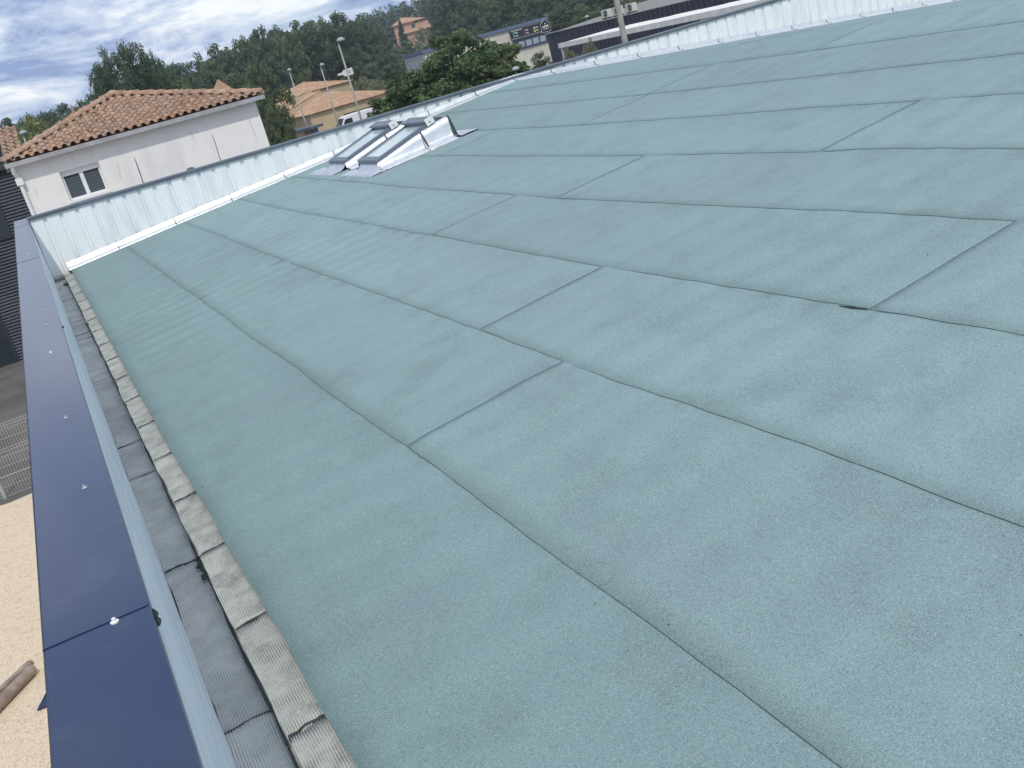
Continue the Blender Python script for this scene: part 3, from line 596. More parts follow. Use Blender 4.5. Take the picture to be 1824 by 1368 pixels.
c = onz(84, 1250, G+.05); m = MB(); m.add([(-.12, -.1, 0), (.22, -.12, .01), (.2, .22, .1), (.05, .12, .09), (-.12, -.1, .02), (.22, -.12, .03), (.2, .22, .12), (.05, .12, .11)], [(3, 2, 1, 0), (4, 5, 6, 7), (0, 1, 5, 4), (1, 2, 6, 5), (2, 3, 7, 6), (3, 0, 4, 7)])
o = m.build('blue_sheet_scrap', M_BLUE); o.location = (c[0], c[1], G+.04); tag(o, 'small blue metal scrap on the gravel below the coping', 'scrap')

# ------------------------------------------------------------------ cream house across the street
M_CREAM = mat('cream_render', lin(196, 176, 142), .9, var=lin(182, 164, 134), vscale=.6, coords='Position')
M_TILEF = mat('far_clay_tile', lin(168, 134, 108), .9, coords='Position', var=lin(188, 156, 128), vscale=1.6, vlow=.45, vhigh=.6)
def tiled_slope(m, A, B, top, n, thick=.12):
    """half-round tile rows between eave A-B and a ridge point or two ridge points"""
    A, B = np.array(A, float), np.array(B, float); tp = [np.array(t, float) for t in top]; C_, D_ = (tp[0], tp[-1])
    nrm = np.cross(B-A, C_-A); nrm /= np.linalg.norm(nrm); nrm *= np.sign(nrm[2]) or 1; W = np.linalg.norm(B-A); amp = W/n*.32
    e = (B-A)/W; h = (C_-A)-e*((C_-A)@e); tC = ((C_-A)@e)/W; tD = ((D_-A)@e)/W
    vs_ = []; fs = []; sub = 4; N = n*sub
    for i in range(N+1):
        u = i/N; k = u/tC if u < tC else ((1-u)/(1-tD) if u > tD else 1.0); k = max(0, min(1, k)); z = amp*abs(math.sin(PI*i/sub/1.0))
        p = A+e*W*u; vs_ += [p+nrm*(z-thick*.3), p+nrm*z, p+h*k+nrm*z]
    for i in range(N):
        b = i*3; fs += [(b, b+3, b+4, b+1), (b+1, b+4, b+5, b+2)]
    m.add(vs_, fs)
def hip_roof(parent, c, apex, n, name='roof', mt=None):
    m = MB(); k = len(c)
    for i in range(k): tiled_slope(m, c[i], c[(i+1) % k], [apex] if isinstance(apex[0], (int, float, np.floating)) else apex, n)
    o = m.build(name, mt or M_TILEF, parent); return o
ch = empty('cream_house', (36, 119, G), 'cream house with stepped terracotta roofs across the street', 'house')
A_, B_ = np.array((30.43, 112.56)), np.array((41.68, 113.93)); ev = (B_-A_)/np.linalg.norm(B_-A_); nv = np.array((-ev[1], ev[0]))
def cp(u, v, z): q = A_+ev*u+nv*v; return (q[0], q[1], z)
W_ = float(np.linalg.norm(B_-A_))
def obox(m, u0, u1, v0, v1, z0, z1):
    m.hexa([cp(u0, v0, z0), cp(u1, v0, z0), cp(u1, v1, z0), cp(u0, v1, z0), cp(u0, v0, z1), cp(u1, v0, z1), cp(u1, v1, z1), cp(u0, v1, z1)])
m = MB(); obox(m, .35, W_-.35, .35+2.2, 11.3, G, -1.86); obox(m, .35, 4.4, .35, 2.55, G, -1.86); obox(m, 4.41, W_-.35, .35, .7, -2.75, -1.86); m.build('wall', M_CREAM, ch)
for u in (8.3, 10.6): 
    m = MB(); obox(m, u, u+.25, .36, .66, G, -2.751); m.build('column', M_CREAM, ch)
m = MB(); obox(m, 6.6, 7.6, 2.5, 2.549, G, -2.3); m.build('door', mat('dark_teal_door', lin(30, 52, 58), .4), ch)
m = MB(); obox(m, 4.6, 6.4, 2.5, 2.549, -3.6, -2.7); m.build('window', M_DKGL, ch)
rf = hip_roof(ch, [cp(0, 0, -1.8), cp(W_, 0, -1.8), cp(W_, 11.6, -1.8), cp(0, 11.6, -1.8)], cp(W_/2, 5.8, -.05), 44)
for k_, (u0, v0, zb, zt) in enumerate([(-.6, 6.5, -1.15, -.2), (-.9, 9.2, -.5, .25)]):
    m = MB(); tiled_slope(m, cp(u0, v0+3.4, zb), cp(u0, v0, zb), [cp(5.2, v0+3.4, zt+.5), cp(5.2, v0, zt+.5)][::1], 12); m.build('stepped_roof', M_TILEF, ch)
    m = MB(); m.add([cp(u0+.1, v0+.02, zb-.05), cp(5.2, v0+.02, zt+.4), cp(5.2, v0+.02, -2), cp(u0+.1, v0+.02, -2), cp(u0+.1, v0+.3, zb-.05), cp(5.2, v0+.3, zt+.4), cp(5.2, v0+.3, -2), cp(u0+.1, v0+.3, -2)], [(0, 1, 2, 3), (4, 7, 6, 5), (0, 4, 5, 1), (3, 7, 4, 0)]); m.build('step_wall', M_CREAM, ch)
uc = [ony(516, 172, 124.5), ony(631, 143, 128.5)]
def zset(q, z): return (q[0], q[1], z)
L0 = zset(uc[0], .45); L1 = zset(uc[1], .35); dd = np.array(L1)-np.array(L0); nn = np.array((-dd[1], dd[0], 0))/np.linalg.norm(dd)*7
up = [L0, L1, tuple(np.array(L1)+nn), tuple(np.array(L0)+nn)]; apx = tuple((np.array(up[0])+np.array(up[2]))/2+np.array((0, 0, 1.3)))
hip_roof(ch, up, apx, 36, 'upper_roof'); ins = [np.array(q)+(np.array(apx)-np.array(q))*.07 for q in up]
m = MB(); m.hexa([(q[0], q[1], -2.2) for q in ins]+[(q[0], q[1], .3) for q in ins]); m.build('upper_wall', M_CREAM, ch)

# low kiosk just past the parapet
ks = empty('low_outbuilding', (14, 57, G), 'low cream outbuilding with dark flat roof edge beyond the white house', 'outbuilding')
k0, k1 = onz(440, 251, -.95), onz(554, 226, -.95); e_ = (k1-k0)/np.linalg.norm(k1-k0); n_ = np.array((-e_[1], e_[0], 0)); n_ = n_ if n_[1] > 0 else -n_
def kb(m, a, b, c, d, z0, z1):
    L_ = np.linalg.norm(k1-k0); q = [k0+e_*a*L_+n_*c, k0+e_*b*L_+n_*c, k0+e_*b*L_+n_*d, k0+e_*a*L_+n_*d]
    m.hexa([(t[0], t[1], z0) for t in q]+[(t[0], t[1], z1) for t in q])
m = MB(); kb(m, .03, .84, .2, .9, G, -1.12); m.build('wall', M_CREAM, ks)
m = MB(); kb(m, 0, 1, 0, 1.0, -1.11, -.95); m.build('flat_roof', M_CAP, ks)
m = MB(); kb(m, .45, .8, .15, .199, G, -1.5); m.build('opening', M_DKGL, ks)
m = MB(); kb(m, .92, .98, .3, .6, G, -1.111); m.build('post', M_CAP, ks)

# far small houses whose roofs show between the trees
def far_roof(name, pxs, d, label, drop=1.2):
    P_ = [at(a, b, d+dd_) for a, b, dd_ in pxs]; e0, e1, ap = P_
    dv = e1-e0; dv[2] = 0; w_ = np.linalg.norm(dv); nn_ = np.array((-dv[1], dv[0], 0))/w_; nn_ = nn_*w_*.8*(1 if nn_[1] > 0 else -1); zE = min(e0[2], e1[2])
    c_ = [np.array((e0[0], e0[1], zE)), np.array((e1[0], e1[1], zE))]; c_ += [c_[1]+nn_, c_[0]+nn_]; cen = sum(c_)/4; ap_ = np.array((cen[0], cen[1], ap[2]))
    h = empty(name, (cen[0], cen[1], G), label, 'house'); hip_roof(h, c_, tuple(ap_), 24)
    ii = [q+(cen-q)*.06 for q in c_]; m = MB(); m.hexa([(q[0], q[1], float(hill(q[0], q[1]))-.3) for q in ii]+[(q[0], q[1], zE-.1) for q in ii]); m.build('wall', M_CREAM, h); return h, ap_
far_roof('distant_house', [(372, 178, 0), (424, 165, 0), (402, 139, 4)], 88, 'distant house with plain terracotta roof showing above the tiled hip')
h_, ap_ = far_roof('distant_house', [(80, 246, 0), (205, 215, 0), (146, 199, 4)], 45, 'further tiled roof with a thin finial behind the left hip')
MB().tube([ap_, ap_+np.array((0, 0, .35))], [.05, .012], 6).build('finial', M_TILEF, h_)

# ------------------------------------------------------------------ long white shop building with sign
M_SHOPW = mat('cream_cladding', lin(206, 204, 190), .8, var=lin(192, 190, 176), vscale=.5, coords='Position')
M_BLUER = mat('blue_grey_roof_edge', lin(88, 104, 132), .5)
M_NAVYF = mat('navy_frame', lin(32, 48, 86), .5)
M_SIGN = mat('dark_sign', lin(20, 26, 40), .4)
sh = empty('shop_building', (56, 120, G), 'long white shop building with blue roof edge and a dark sign', 'shop')
SY = 115.0; sx0, sx1 = ony(752, 95, SY)[0], ony(974, 40, SY)[0]; szt = 1.32; SD = 6.2
MB().box(sx0+.2, sx1, SY, SY+SD, G, szt).build('wall', M_SHOPW, sh)
MB().box(sx0-.1, sx1+.2, SY-.25, SY+SD+.2, szt+.005, szt+.4).build('roof_edge', M_BLUER, sh)
m = MB(); z = G
while z < 1.15: m.box(sx0, sx0+.12, SY-.05, SY+SD, z, z+.13); z += .18
tag(m.build('ribbed_cladding', mat('pale_grey_slats', lin(186, 190, 196), .6), sh), kind='stuff'); MB().box(sx0+.121, sx0+.199, SY-.04, SY+SD-.01, G, 1.3).build('cladding_back', M_BLUER, sh)
def sq(a, b): q = ony(a, b, SY-.3); return q[0], q[2]
# sign board (parallel to the facade)
s0 = sq(911, 63); s1 = sq(963, 48); z0 = -.0; bx0, bx1 = s0[0]-.1, s1[0]+.1; bz = (s0[1]+s1[1])/2; sgn = MB().box(bx0, bx1, SY-.4, SY-.05, bz-.5, bz+.48).build('sign_board', M_SIGN, sh)
MB().box(bx0-.02, bx1+.9, SY-.42, SY-.1, bz-.58, bz-.505).build('sign_rail', M_FASC, sgn)
M_WT = mat('sign_white', lin(222, 222, 214), .6)
cols = [(0.06, lin(70, 150, 160)), (0.40, lin(110, 52, 66)), (0.73, lin(196, 196, 70))]; W2 = bx1-bx0
MB().box(bx0+.08, bx0+W2*.38, SY-.412, SY-.401, bz+.36, bz+.42).build('sign_mark', M_WT, sgn)
for ci, (u, c_) in enumerate(cols):
    for r_ in range(2):
        zc = bz+.12-r_*.36; mt = mat('sign_colour_%d' % ci, c_, .5)
        MB().box(bx0+W2*u, bx0+W2*u+.24, SY-.415, SY-.401, zc-.13, zc+.13).build('sign_mark', mt, sgn)
        for q in range(2): MB().box(bx0+W2*u+.33, bx0+W2*u+.33+.42-.1*q, SY-.412, SY-.401, zc-.06+.1*q, zc-.01+.1*q).build('sign_mark', M_WT, sgn)
e0 = sq(970, 47); cx, cz = e0[0]+.05, e0[1]
pent = lambda r: [(cx-.62*r, cz-.62*r), (cx+.62*r, cz-.62*r), (cx+.62*r, cz+.32*r), (cx, cz+.78*r), (cx-.62*r, cz+.32*r)]
emb = MB().prism(pent(1.12), 1, SY-.43, SY-.06).build('emblem', M_FASC, sh); MB().prism(pent(1.0), 1, SY-.45, SY-.431).build('emblem_face', M_SIGN, emb)
MB().add([(cx-.1, SY-.462, cz+.24), (cx+.1, SY-.462, cz+.24), (cx, SY-.462, cz+.42), (cx-.1, SY-.451, cz+.24), (cx+.1, SY-.451, cz+.24), (cx, SY-.451, cz+.42)], [(0, 1, 2), (3, 5, 4), (0, 3, 4, 1), (1, 4, 5, 2), (2, 5, 3, 0)]).build('emblem_mark', M_WT, emb)
for k_ in range(4): MB().lathe((0, 0, 0), [(.0, 0)], 3) if False else MB().box(cx-.42+.22*k_, cx-.27+.22*k_, SY-.462, SY-.451, cz-.14, cz+.07+.06*(k_ % 2)).build('emblem_mark', M_WT, emb)
for (a, b) in ((-.4, .4),): MB().box(cx+a, cx+b, SY-.462, SY-.451, cz-.33, cz-.27).build('emblem_mark', M_WT, emb)
# window band
f0 = sq(922, 74); f1 = sq(976, 60); fb_ = MB().box(f0[0]-.5, f1[0]-.05, SY-.22, SY-.02, bz-1.9, bz-.58).build('window_band', M_NAVYF, sh)
ww = (f1[0]-f0[0]-.3)/4
for k_ in range(4):
    a = f0[0]+.1+k_*ww
    MB().box(a, a+ww*.8, SY-.25, SY-.221, bz-1.72, bz-1.02).build('pane', mat('pale_window', lin(150, 160, 170), .2), fb_); MB().box(a, a+ww*.8, SY-.25, SY-.221, bz-.95, bz-.72).build('pane', M_DKGL, fb_)

# ------------------------------------------------------------------ dark ribbed building, canopy, units
M_NAVYC = mat('navy_ribbed_steel', lin(52, 58, 74), .5, var=lin(44, 50, 66), vscale=.6, coords='Position')
M_GREYR = mat('grey_roof', lin(128, 128, 122), .8)
db = empty('navy_building', (42, 45, G), 'low building clad in navy ribbed steel right of the shop', 'building')
BX, BZ = 36.5, .55
m = MB(); y = 66.0; vs_ = []; fs = []
while y > 20:
    for dy, dx in ((0, 0), (.30, 0), (.34, .06), (.46, .06)): vs_ += [(BX+dx, y-dy, G), (BX+dx, y-dy, BZ)]
    y -= .5
for i in range(len(vs_)//2-1): fs.append((2*i, 2*i+1, 2*i+3, 2*i+2))
m.add(vs_, fs); tag(m.build('ribbed_wall', M_NAVYC, db), kind='stuff')
MB().box(BX+.08, BX+16, 20, 66, G, BZ-.02).build('core', M_NAVYC, db)
MB().box(BX-.05, BX+.25, 19.9, 66.1, BZ+.002, BZ+.06).build('coping', M_FASC, db)
MB().add([(BX+.3, 20, BZ), (BX+16, 20, BZ+.75), (BX+16, 66, BZ+.75), (BX+.3, 66, BZ)], [(0, 1, 2, 3)]).build('roof_plane', M_GREYR, db)
M_ACB = mat('unit_beige', lin(196, 194, 184), .6)
for k_, (px, py) in enumerate([(1082, 26), (1102, 22), (1125, 14)]):
    c = onx(px, py+5, BX+1.2); z0 = BZ+.065
    u = empty('condenser_unit', (c[0], c[1], z0), ['beige rooftop condenser unit, farthest left of three on the navy building', 'beige rooftop condenser unit half hidden behind the tall pole', 'beige rooftop condenser unit farthest right, with its fan showing'][k_], 'air conditioner', 'condenser units on the navy roof')
    hgt = .56; MB().box(c[0]-.18, c[0]+.2, c[1]-.4, c[1]+.4, z0+.05, z0+hgt).build('casing', M_ACB, u, bevel=.02)
    m = MB(); m.tube([(c[0]-.2, c[1]-.12, z0+.31), (c[0]-.182, c[1]-.12, z0+.31)], .2, 16); m.build('fan_grille', M_NAVY, u)
    m = MB(); m.tube([(c[0]-.215, c[1]-.12, z0+.31), (c[0]-.201, c[1]-.12, z0+.31)], .05, 10); m.build('fan_hub', M_ACB, u)
    for s_ in (-.32, .32): MB().box(c[0]-.16, c[0]+.16, c[1]+s_-.04, c[1]+s_+.04, z0-.06, z0+.049).build('foot', M_NAVY, u)
cn = empty('white_canopy', (30, 45, G), 'white canopy frame standing before the navy ribbed wall', 'canopy'); M_CAN = mat('canopy_white', lin(236, 235, 228), .7, var=lin(220, 219, 212), vscale=2, coords='Position')
y = 52.95; k_ = 0
while y > 22:
    MB().box(29.9, 33.5, y-2.2, y-.02, -.12+.0, .10+.015*(k_ % 2)).build('roof_panel', M_CAN, cn); 
    if k_ % 3 == 0: MB().box(29.95, 30.1, y-.2, y-.05, G, -.121).build('post', M_CAN, cn)
    y -= 2.22; k_ += 1
for b in ((29.86, 29.899, 22, 52.97, -.15, .12),): MB().box(*b).build('front_beam', M_CAN, cn)

# ------------------------------------------------------------------ poles and lamps
M_POLE = mat('pole_grey', lin(168, 168, 160), .6, var=lin(150, 150, 144), vscale=3, coords='Position')
M_HEAD = mat('lamp_head', lin(150, 162, 158), .4)
a = at(1112, 68, 45); m = MB(); m.tube([(a[0], a[1], G), (a[0], a[1], 6.5)], [.15, .10], 14); tag(m.build('tall_pole', M_POLE, smooth=False), 'tall thick grey pole rising in front of the navy building', 'pole')
def lamp(px, py, d, label, head=.55, arm=.35, grp='street lamps', r=.075):
    c = at(px, py, d); e = empty('street_lamp', (c[0], c[1], G), label, 'street lamp', grp); v = np.array((Rv[0], Rv[1], 0)); v /= np.linalg.norm(v)
    p = c-v*arm*.6
    m = MB(); m.tube([(p[0], p[1], G), (p[0], p[1], c[2]-.25)], [r, r*.6], 10); m.build('pole', M_POLE, e, smooth=True)
    if arm > .05:
        m = MB(); m.tube([(p[0], p[1], c[2]-.26), tuple(p+v*arm*.3+np.array((0, 0, .02))), tuple(c+np.array((0, 0, .03)))], .03, 6); m.build('arm', M_POLE, e)
    m = MB(); m.lathe((c[0], c[1], c[2]-.12), [(head*.2, -.06), (head*.86, -.04), (head*.98, 0), (head*.8, head*.35), (head*.45, head*.6), (head*.1, head*.7)], 16); m.build('lamp_head', M_HEAD, e, smooth=True)
lamp(606, 68, 60, 'tallest street lamp, in front of the cream house with a bottle shaped board', .25, .3)
lamp(514.5, 122, 80, 'street lamp farthest left of the three before the cream house', .19, .06)
lamp(573, 113, 82, 'middle street lamp before the terracotta roofs of the cream house', .21, .25)
lamp(40, 233, 60, 'street lamp rising behind the left end of the brown tiled roof', .22, .12)
lamp(917, 118, 42, 'domed lamp head just above the slate coping below the broadleaf tree', .17, .0, r=.04)
lamp(1045, 28, 95, 'small lamp standing beyond the navy building before dark pines', .24, .0)

# bottle shaped board
M_BOARD = mat('board_white', lin(212, 214, 214), .6)
bo = empty('bottle_board', (41, 128, G), 'white bottle shaped board on a post above the cream house', 'sign')
q0, q1 = at(602, 134, 135), at(631, 125, 135); yB = q0[1]; Lb = q1[0]-q0[0]; zc = (q0[2]+q1[2])/2
poly = [(0, -.13), (.0, .13), (.28, .13), (.45, .4), (1.0, .45), (1.0, -.4), (.45, -.42), (.28, -.13)]; poly = [(q0[0]+Lb*u, zc+v) for u, v in poly]
MB().prism(poly, 1, yB-.08, yB+.08).build('board', M_BOARD, bo)
for k_ in range(2): MB().box(q0[0]+Lb*(.56), q0[0]+Lb*(.82), yB-.1, yB-.081, zc-.12+.2*k_, zc-.04+.2*k_).build('board_mark', M_BLUER, bo)
MB().tube([(q0[0]+Lb*.6, yB+.12, G), (q0[0]+Lb*.6, yB+.12, zc+.1)], .08, 8).build('post', M_POLE, bo)

# white van in front of the cream house
M_VAN = mat('van_white', lin(226, 228, 228), .3, spec=.6)
vn = empty('white_van', (29.3, 96, G), 'white panel van parked in front of the cream house', 'van')
vx0, vx1, vy0, vz = 27.6, 32.4, 95.0, G
body = [(vx0, vz+.35), (vx0, vz+.95), (vx0+.12, vz+1.1), (vx0+.85, vz+1.28), (vx0+1.45, vz+2.1), (vx0+1.8, vz+2.28), (vx1-.15, vz+2.32), (vx1, vz+2.2), (vx1, vz+.35)]
MB().prism(body, 1, vy0, vy0+1.95).build('body', M_VAN, vn, bevel=.06)
MB().prism([(vx0+1.05, vz+1.35), (vx0+1.5, vz+1.98), (vx0+2.2, vz+1.98), (vx0+2.2, vz+1.35)], 1, vy0-.012, vy0+.02).build('door_window', M_DKGL, vn)
MB().add([(vx0+.86, vy0+.12, vz+1.33), (vx0+.86, vy0+1.83, vz+1.33), (vx0+1.42, vy0+1.75, vz+2.1), (vx0+1.42, vy0+.2, vz+2.1), (vx0+.9, vy0+.12, vz+1.3), (vx0+.9, vy0+1.83, vz+1.3), (vx0+1.46, vy0+1.75, vz+2.07), (vx0+1.46, vy0+.2, vz+2.07)], [(0, 1, 2, 3), (7, 6, 5, 4), (0, 4, 5, 1), (3, 2, 6, 7), (0, 3, 7, 4), (1, 5, 6, 2)]).build('windscreen', M_DKGL, vn)
for xx in (vx0+.9, vx1-.95):
    for yy_ in (vy0-.01, vy0+1.74):
        wv = MB().tube([(xx, yy_, vz+.34), (xx, yy_+.22, vz+.34)], .34, 18).build('wheel', M_NAVY, vn); MB().tube([(xx, yy_-.012, vz+.34), (xx, yy_-.001, vz+.34)], .2, 14).build('rim', M_GALV, wv)
for yy_ in (vy0+.1, vy0+1.55): MB().box(vx0-.015, vx0+.1, yy_, yy_+.3, vz+.78, vz+.98).build('headlight', M_PLAST, vn)

# ------------------------------------------------------------------ villa on the hill
M_OCHRE = mat('ochre_render', lin(188, 148, 126), .9, var=lin(174, 136, 114), vscale=.3, coords='Position')
vl = empty('ochre_villa', (108, 272, 3), 'ochre villa with terracotta roof on the wooded hillside', 'villa')
c0_, c1_ = at(700, 47, 290), at(737, 38, 290); ex_ = c1_-c0_; ex_[2] = 0; Lv = np.linalg.norm(ex_); ex_ /= Lv; ny = np.array((-ex_[1], ex_[0], 0)); zt = (c0_[2]+c1_[2])/2
def vb(m, a, b, c, d, z0, z1):
    q = [c0_+ex_*a+ny*c, c0_+ex_*b+ny*c, c0_+ex_*b+ny*d, c0_+ex_*a+ny*d]; m.hexa([(t[0], t[1], z0) for t in q]+[(t[0], t[1], z1) for t in q])
m = MB(); vb(m, 0, Lv, 0, 7, 2.0, zt); m.build('wall', M_OCHRE, vl)
m = MB(); vb(m, Lv*.42, Lv+3.8, -2.4, -.01, 2.0, zt-2.6); m.build('wing_wall', M_OCHRE, vl); m = MB(); vb(m, Lv+.01, Lv+3.8, 0, 6, 2.0, zt-.6); m.build('rear_wing', M_OCHRE, vl)
def vp(a, c, z): t = c0_+ex_*a+ny*c; return (t[0], t[1], z)
hip_roof(vl, [vp(-.6, -.6, zt), vp(Lv+3.4, -.6, zt), vp(Lv+3.4, 7.6, zt), vp(-.6, 7.6, zt)], [vp(Lv*.5, 3.5, zt+1.75), vp(Lv*.65, 3.5, zt+1.75)][0], 24)
m = MB(); tiled_slope(m, vp(Lv*.38, -3.0, zt-2.7), vp(Lv+4.2, -3.0, zt-2.7), [vp(Lv*.38+.01, -.02, zt-1.7), vp(Lv+4.19, -.02, zt-1.7)], 22); m.build('wing_roof', M_TILEF, vl)
for (a, z0, z1, c) in ((1.3, -1.9, -.7, -.03), (5.0, -1.6, -.5, -.03), (6.6, -6.4, -4.0, -2.43), (3.2, -5.6, -4.4, -.03)):
    m = MB(); vb(m, a, a+.9, c-.03, c+.02, zt+z0, zt+z1); m.build('window', M_DKGL, vl)

# ------------------------------------------------------------------ trees
def leaf_mat(name, a, b, c):
    return mat(name, lin(*a), .75, coords='Position', var=lin(*b), vscale=.55, vdetail=3, vlow=.38, vhigh=.62, rnd=.12, translucent=.3, spec=.2,
               extra=lambda t, cc, noise, mixc, ramp, mp: mixc(ramp(noise(2.3, 3, .6), .5, .7), cc, lin(*c)))
M_PINE = leaf_mat('pine_needles', (88, 106, 82), (74, 94, 78), (106, 120, 90))
M_PINE2 = leaf_mat('pine_needles_olive', (104, 118, 84), (88, 106, 80), (122, 132, 94))
M_BROAD = leaf_mat('broad_leaves', (90, 110, 72), (72, 94, 64), (118, 132, 88))
M_YELL = leaf_mat('yellow_green_leaves', (134, 140, 80), (112, 124, 74), (152, 154, 98))
M_OLIVE = leaf_mat('olive_leaves', (134, 138, 110), (110, 118, 92), (158, 158, 130))
M_CYPR = leaf_mat('cypress_leaves', (60, 76, 62), (50, 66, 58), (72, 88, 68))
M_PURP = leaf_mat('dark_purple_leaves', (66, 64, 72), (56, 52, 62), (78, 72, 80))
M_BARK = mat('bark', lin(104, 88, 74), .95, var=lin(80, 68, 58), vscale=3, coords='Position', bump=(20, .6, .03))
def leaves(seed, clumps, per, size, flat=.6, elong=1.6):
    rs = np.random.RandomState(seed); V = []
    for (c, r) in clumps:
        n = max(8, int(per)); d = rs.normal(size=(n, 3)); d /= np.linalg.norm(d, axis=1)[:, None]
        rad = np.array(r)*(rs.rand(n, 1)**.45); p = np.array(c)+d*rad
        nr = d+rs.normal(size=(n, 3))*flat; nr /= np.linalg.norm(nr, axis=1)[:, None]
        a = np.cross(nr, rs.normal(size=(n, 3))); a /= np.linalg.norm(a, axis=1)[:, None]; b = np.cross(nr, a)
        s = size*(.6+.8*rs.rand(n, 1)); a = a*s*elong; b = b*s
        V.append(np.stack([p-a-b*.25, p+b*.75-a*.1, p+a+b*.1, p-b*.75], 1))
    V = np.concatenate(V).reshape(-1, 3); Q = np.arange(len(V)).reshape(-1, 4); return V, Q
def env_clumps(seed, n, c, rad, rc, inner=.35, fn=None):
    rs = np.random.RandomState(seed); out_ = []
    while len(out_) < n:
        d = rs.normal(size=3); d /= np.linalg.norm(d); k = (inner+(1-inner)*rs.rand())
        p = np.array(c)+d*np.array(rad)*k
        if fn and not fn(p): continue
        s = rc*(.7+.6*rs.rand()); out_.append((p, (s, s, s*.75)))
    return out_
def trunk_mesh(seed, H, r, limbs, z0=.35, spread=.25, lean=.0):
    rs = random.Random(seed); m = MB(); pts = [(0, 0, -.3)]; x = y = 0
    for k in range(1, 6):
        x += rs.uniform(-.02, .02)*H+lean*H/5; y += rs.uniform(-.02, .02)*H; pts.append((x, y, H*.8*k/5))
    m.tube(pts, [r*1.2, r, r*.85, r*.65, r*.45, r*.2], 7)
    for k in range(limbs):
        u = rs.uniform(z0, .75); i = min(4, int(u/.8*5)); p = Vector(pts[i]).lerp(Vector(pts[i+1]), (u/.8*5-i) if u < .8 else 1); a = rs.uniform(0, 2*PI); L = H*spread*rs.uniform(.6, 1.2)
        q = p+Vector((math.cos(a)*L*.5, math.sin(a)*L*.5, L*.35)); e = p+Vector((math.cos(a)*L, math.sin(a)*L, L*.6)); m.tube([p, q, e], [r*.4, r*.25, r*.08], 5)
    return m.mesh('trunk')
PROTO = {}
def proto(key, H, crown, mt, tr):
    V, Q = crown; me = np_mesh('crown', V, Q); me.materials.append(mt); tr.materials.append(M_BARK); PROTO[key] = (H, me, tr, V)
for i in range(4):   # rounded Aleppo pines with deep crowns
    H = 12; cl = env_clumps(20+i, 150, (0, 0, 7.4), (3.7, 3.7, 4.5), .72, .35) + env_clumps(30+i, 40, (0, 0, 3.4), (3.0, 3.0, 2.2), .7, .4)
    proto('pine%d' % i, H, leaves(40+i, cl, 75, .125), M_PINE if i % 2 == 0 else M_PINE2, trunk_mesh(i, H, .26, 9))
for i in range(2):   # taller flat-topped pines with bare trunk showing
    H = 12; cl = env_clumps(60+i, 130, (0, 0, 8.7), (3.3, 3.3, 2.8), .75, .25) + env_clumps(64+i, 26, (-.5, 0, 5.2), (3.0, 3.0, 1.5), .5, .5)
    proto('tallpine%d' % i, H, leaves(70+i, cl, 170, .07), M_PINE, trunk_mesh(10+i, H, .24, 12, .3, .3))
H = 12; cl = []
rs_ = np.random.RandomState(5)
for k in range(40):
    z = 1+10.6*k/39; r = 1.25*(1-(z/12.2)**2)+.12; a = rs_.rand()*6.28; cl.append(((math.cos(a)*r*.4, math.sin(a)*r*.4, z), (r*.7, r*.7, .8)))
proto('cypress', H, leaves(80, cl, 90, .13), M_CYPR, trunk_mesh(20, H, .2, 0))
for i, (key, mt) in enumerate((('broad', M_BROAD), ('broad2', M_BROAD), ('yellow', M_YELL), ('olive', M_OLIVE), ('purple', M_PURP), ('bush', M_PINE2))):
    H = 8; cl = env_clumps(90+i, 110, (0, 0, 4.9), (3.3, 3.3, 3.1), .6, .4) + env_clumps(96+i, 40, (0, 0, 2.2), (2.9, 2.9, 1.6), .6, .4)
    proto(key, H, leaves(100+i, cl, 80, .10, .8, 1.3), mt, trunk_mesh(30+i, H, .16, 9, .2, .3))
# the big broadleaf tree near the parapet gets finer leaves and distinct lobes
H = 6.4; lob = [((-1.9, 0, 4.0), (1.15, 1.1, 1.0)), ((-.6, -.5, 4.8), (1.25, 1.2, 1.05)), ((.5, .2, 5.25), (1.2, 1.2, 1.1)), ((1.5, -.2, 4.7), (1.05, 1.1, 1.0)), ((0, .4, 3.6), (2.3, 2.0, 1.3)), ((2.3, 0, 3.9), (.8, .9, .8)), ((-1.2, -.8, 3.0), (1.4, 1.2, .9)), ((1.1, -.9, 3.2), (1.4, 1.2, .9)), ((-2.4, .2, 3.0), (.9, .9, .9)), ((2.6, -.3, 3.0), (.9, .9, .9)), ((.2, -1.2, 4.2), (1.3, 1.0, 1.0)), ((-.9, -1.0, 3.8), (1.2, 1.0, 1.0)), ((-2.9, -.2, 2.2), (.8, .8, .8)), ((1.6, -.8, 2.2), (1.6, 1.2, .9)), ((-1.4, -.9, 2.0), (1.6, 1.2, .9))]
cl = []
for k, (c, r) in enumerate(lob): cl += env_clumps(140+k, 24, c, r, .34, .5)
proto('lobed', H, leaves(160, cl, 120, .062, .8, 1.5), M_BROAD, trunk_mesh(50, H, .16, 12, .2, .35))
def tree(name, key, px, py, d, label, cat='tree', group=None, wpx=None, rz=None, base=None):
    """top of the crown at the pixel, distance d, standing on the ground below"""
    H, me, tr, _ = PROTO[key]; p = at(px, py, d); g = float(hill(p[0], p[1])) if base is None else base; s = (p[2]-g)/(H*.985)
    sx = s if wpx is None else (wpx*d/FPX)/(3.6 if 'pine' in key else 3.2)
    if key == 'lobed': sx = s*1.3
    if key == 'cypress': sx = wpx*d/FPX/1.2
    e = empty(name, (p[0], p[1], g), label, cat, group); e.scale = (sx, sx, s); e.rotation_euler = (0, 0, (rnd.uniform(0, 6.28) if rz is None else rz))
    for nm, mesh in (('crown', me), ('trunk', tr)):
        o = bpy.data.objects.new(nm, mesh); col.objects.link(o); o.parent = e
    return e
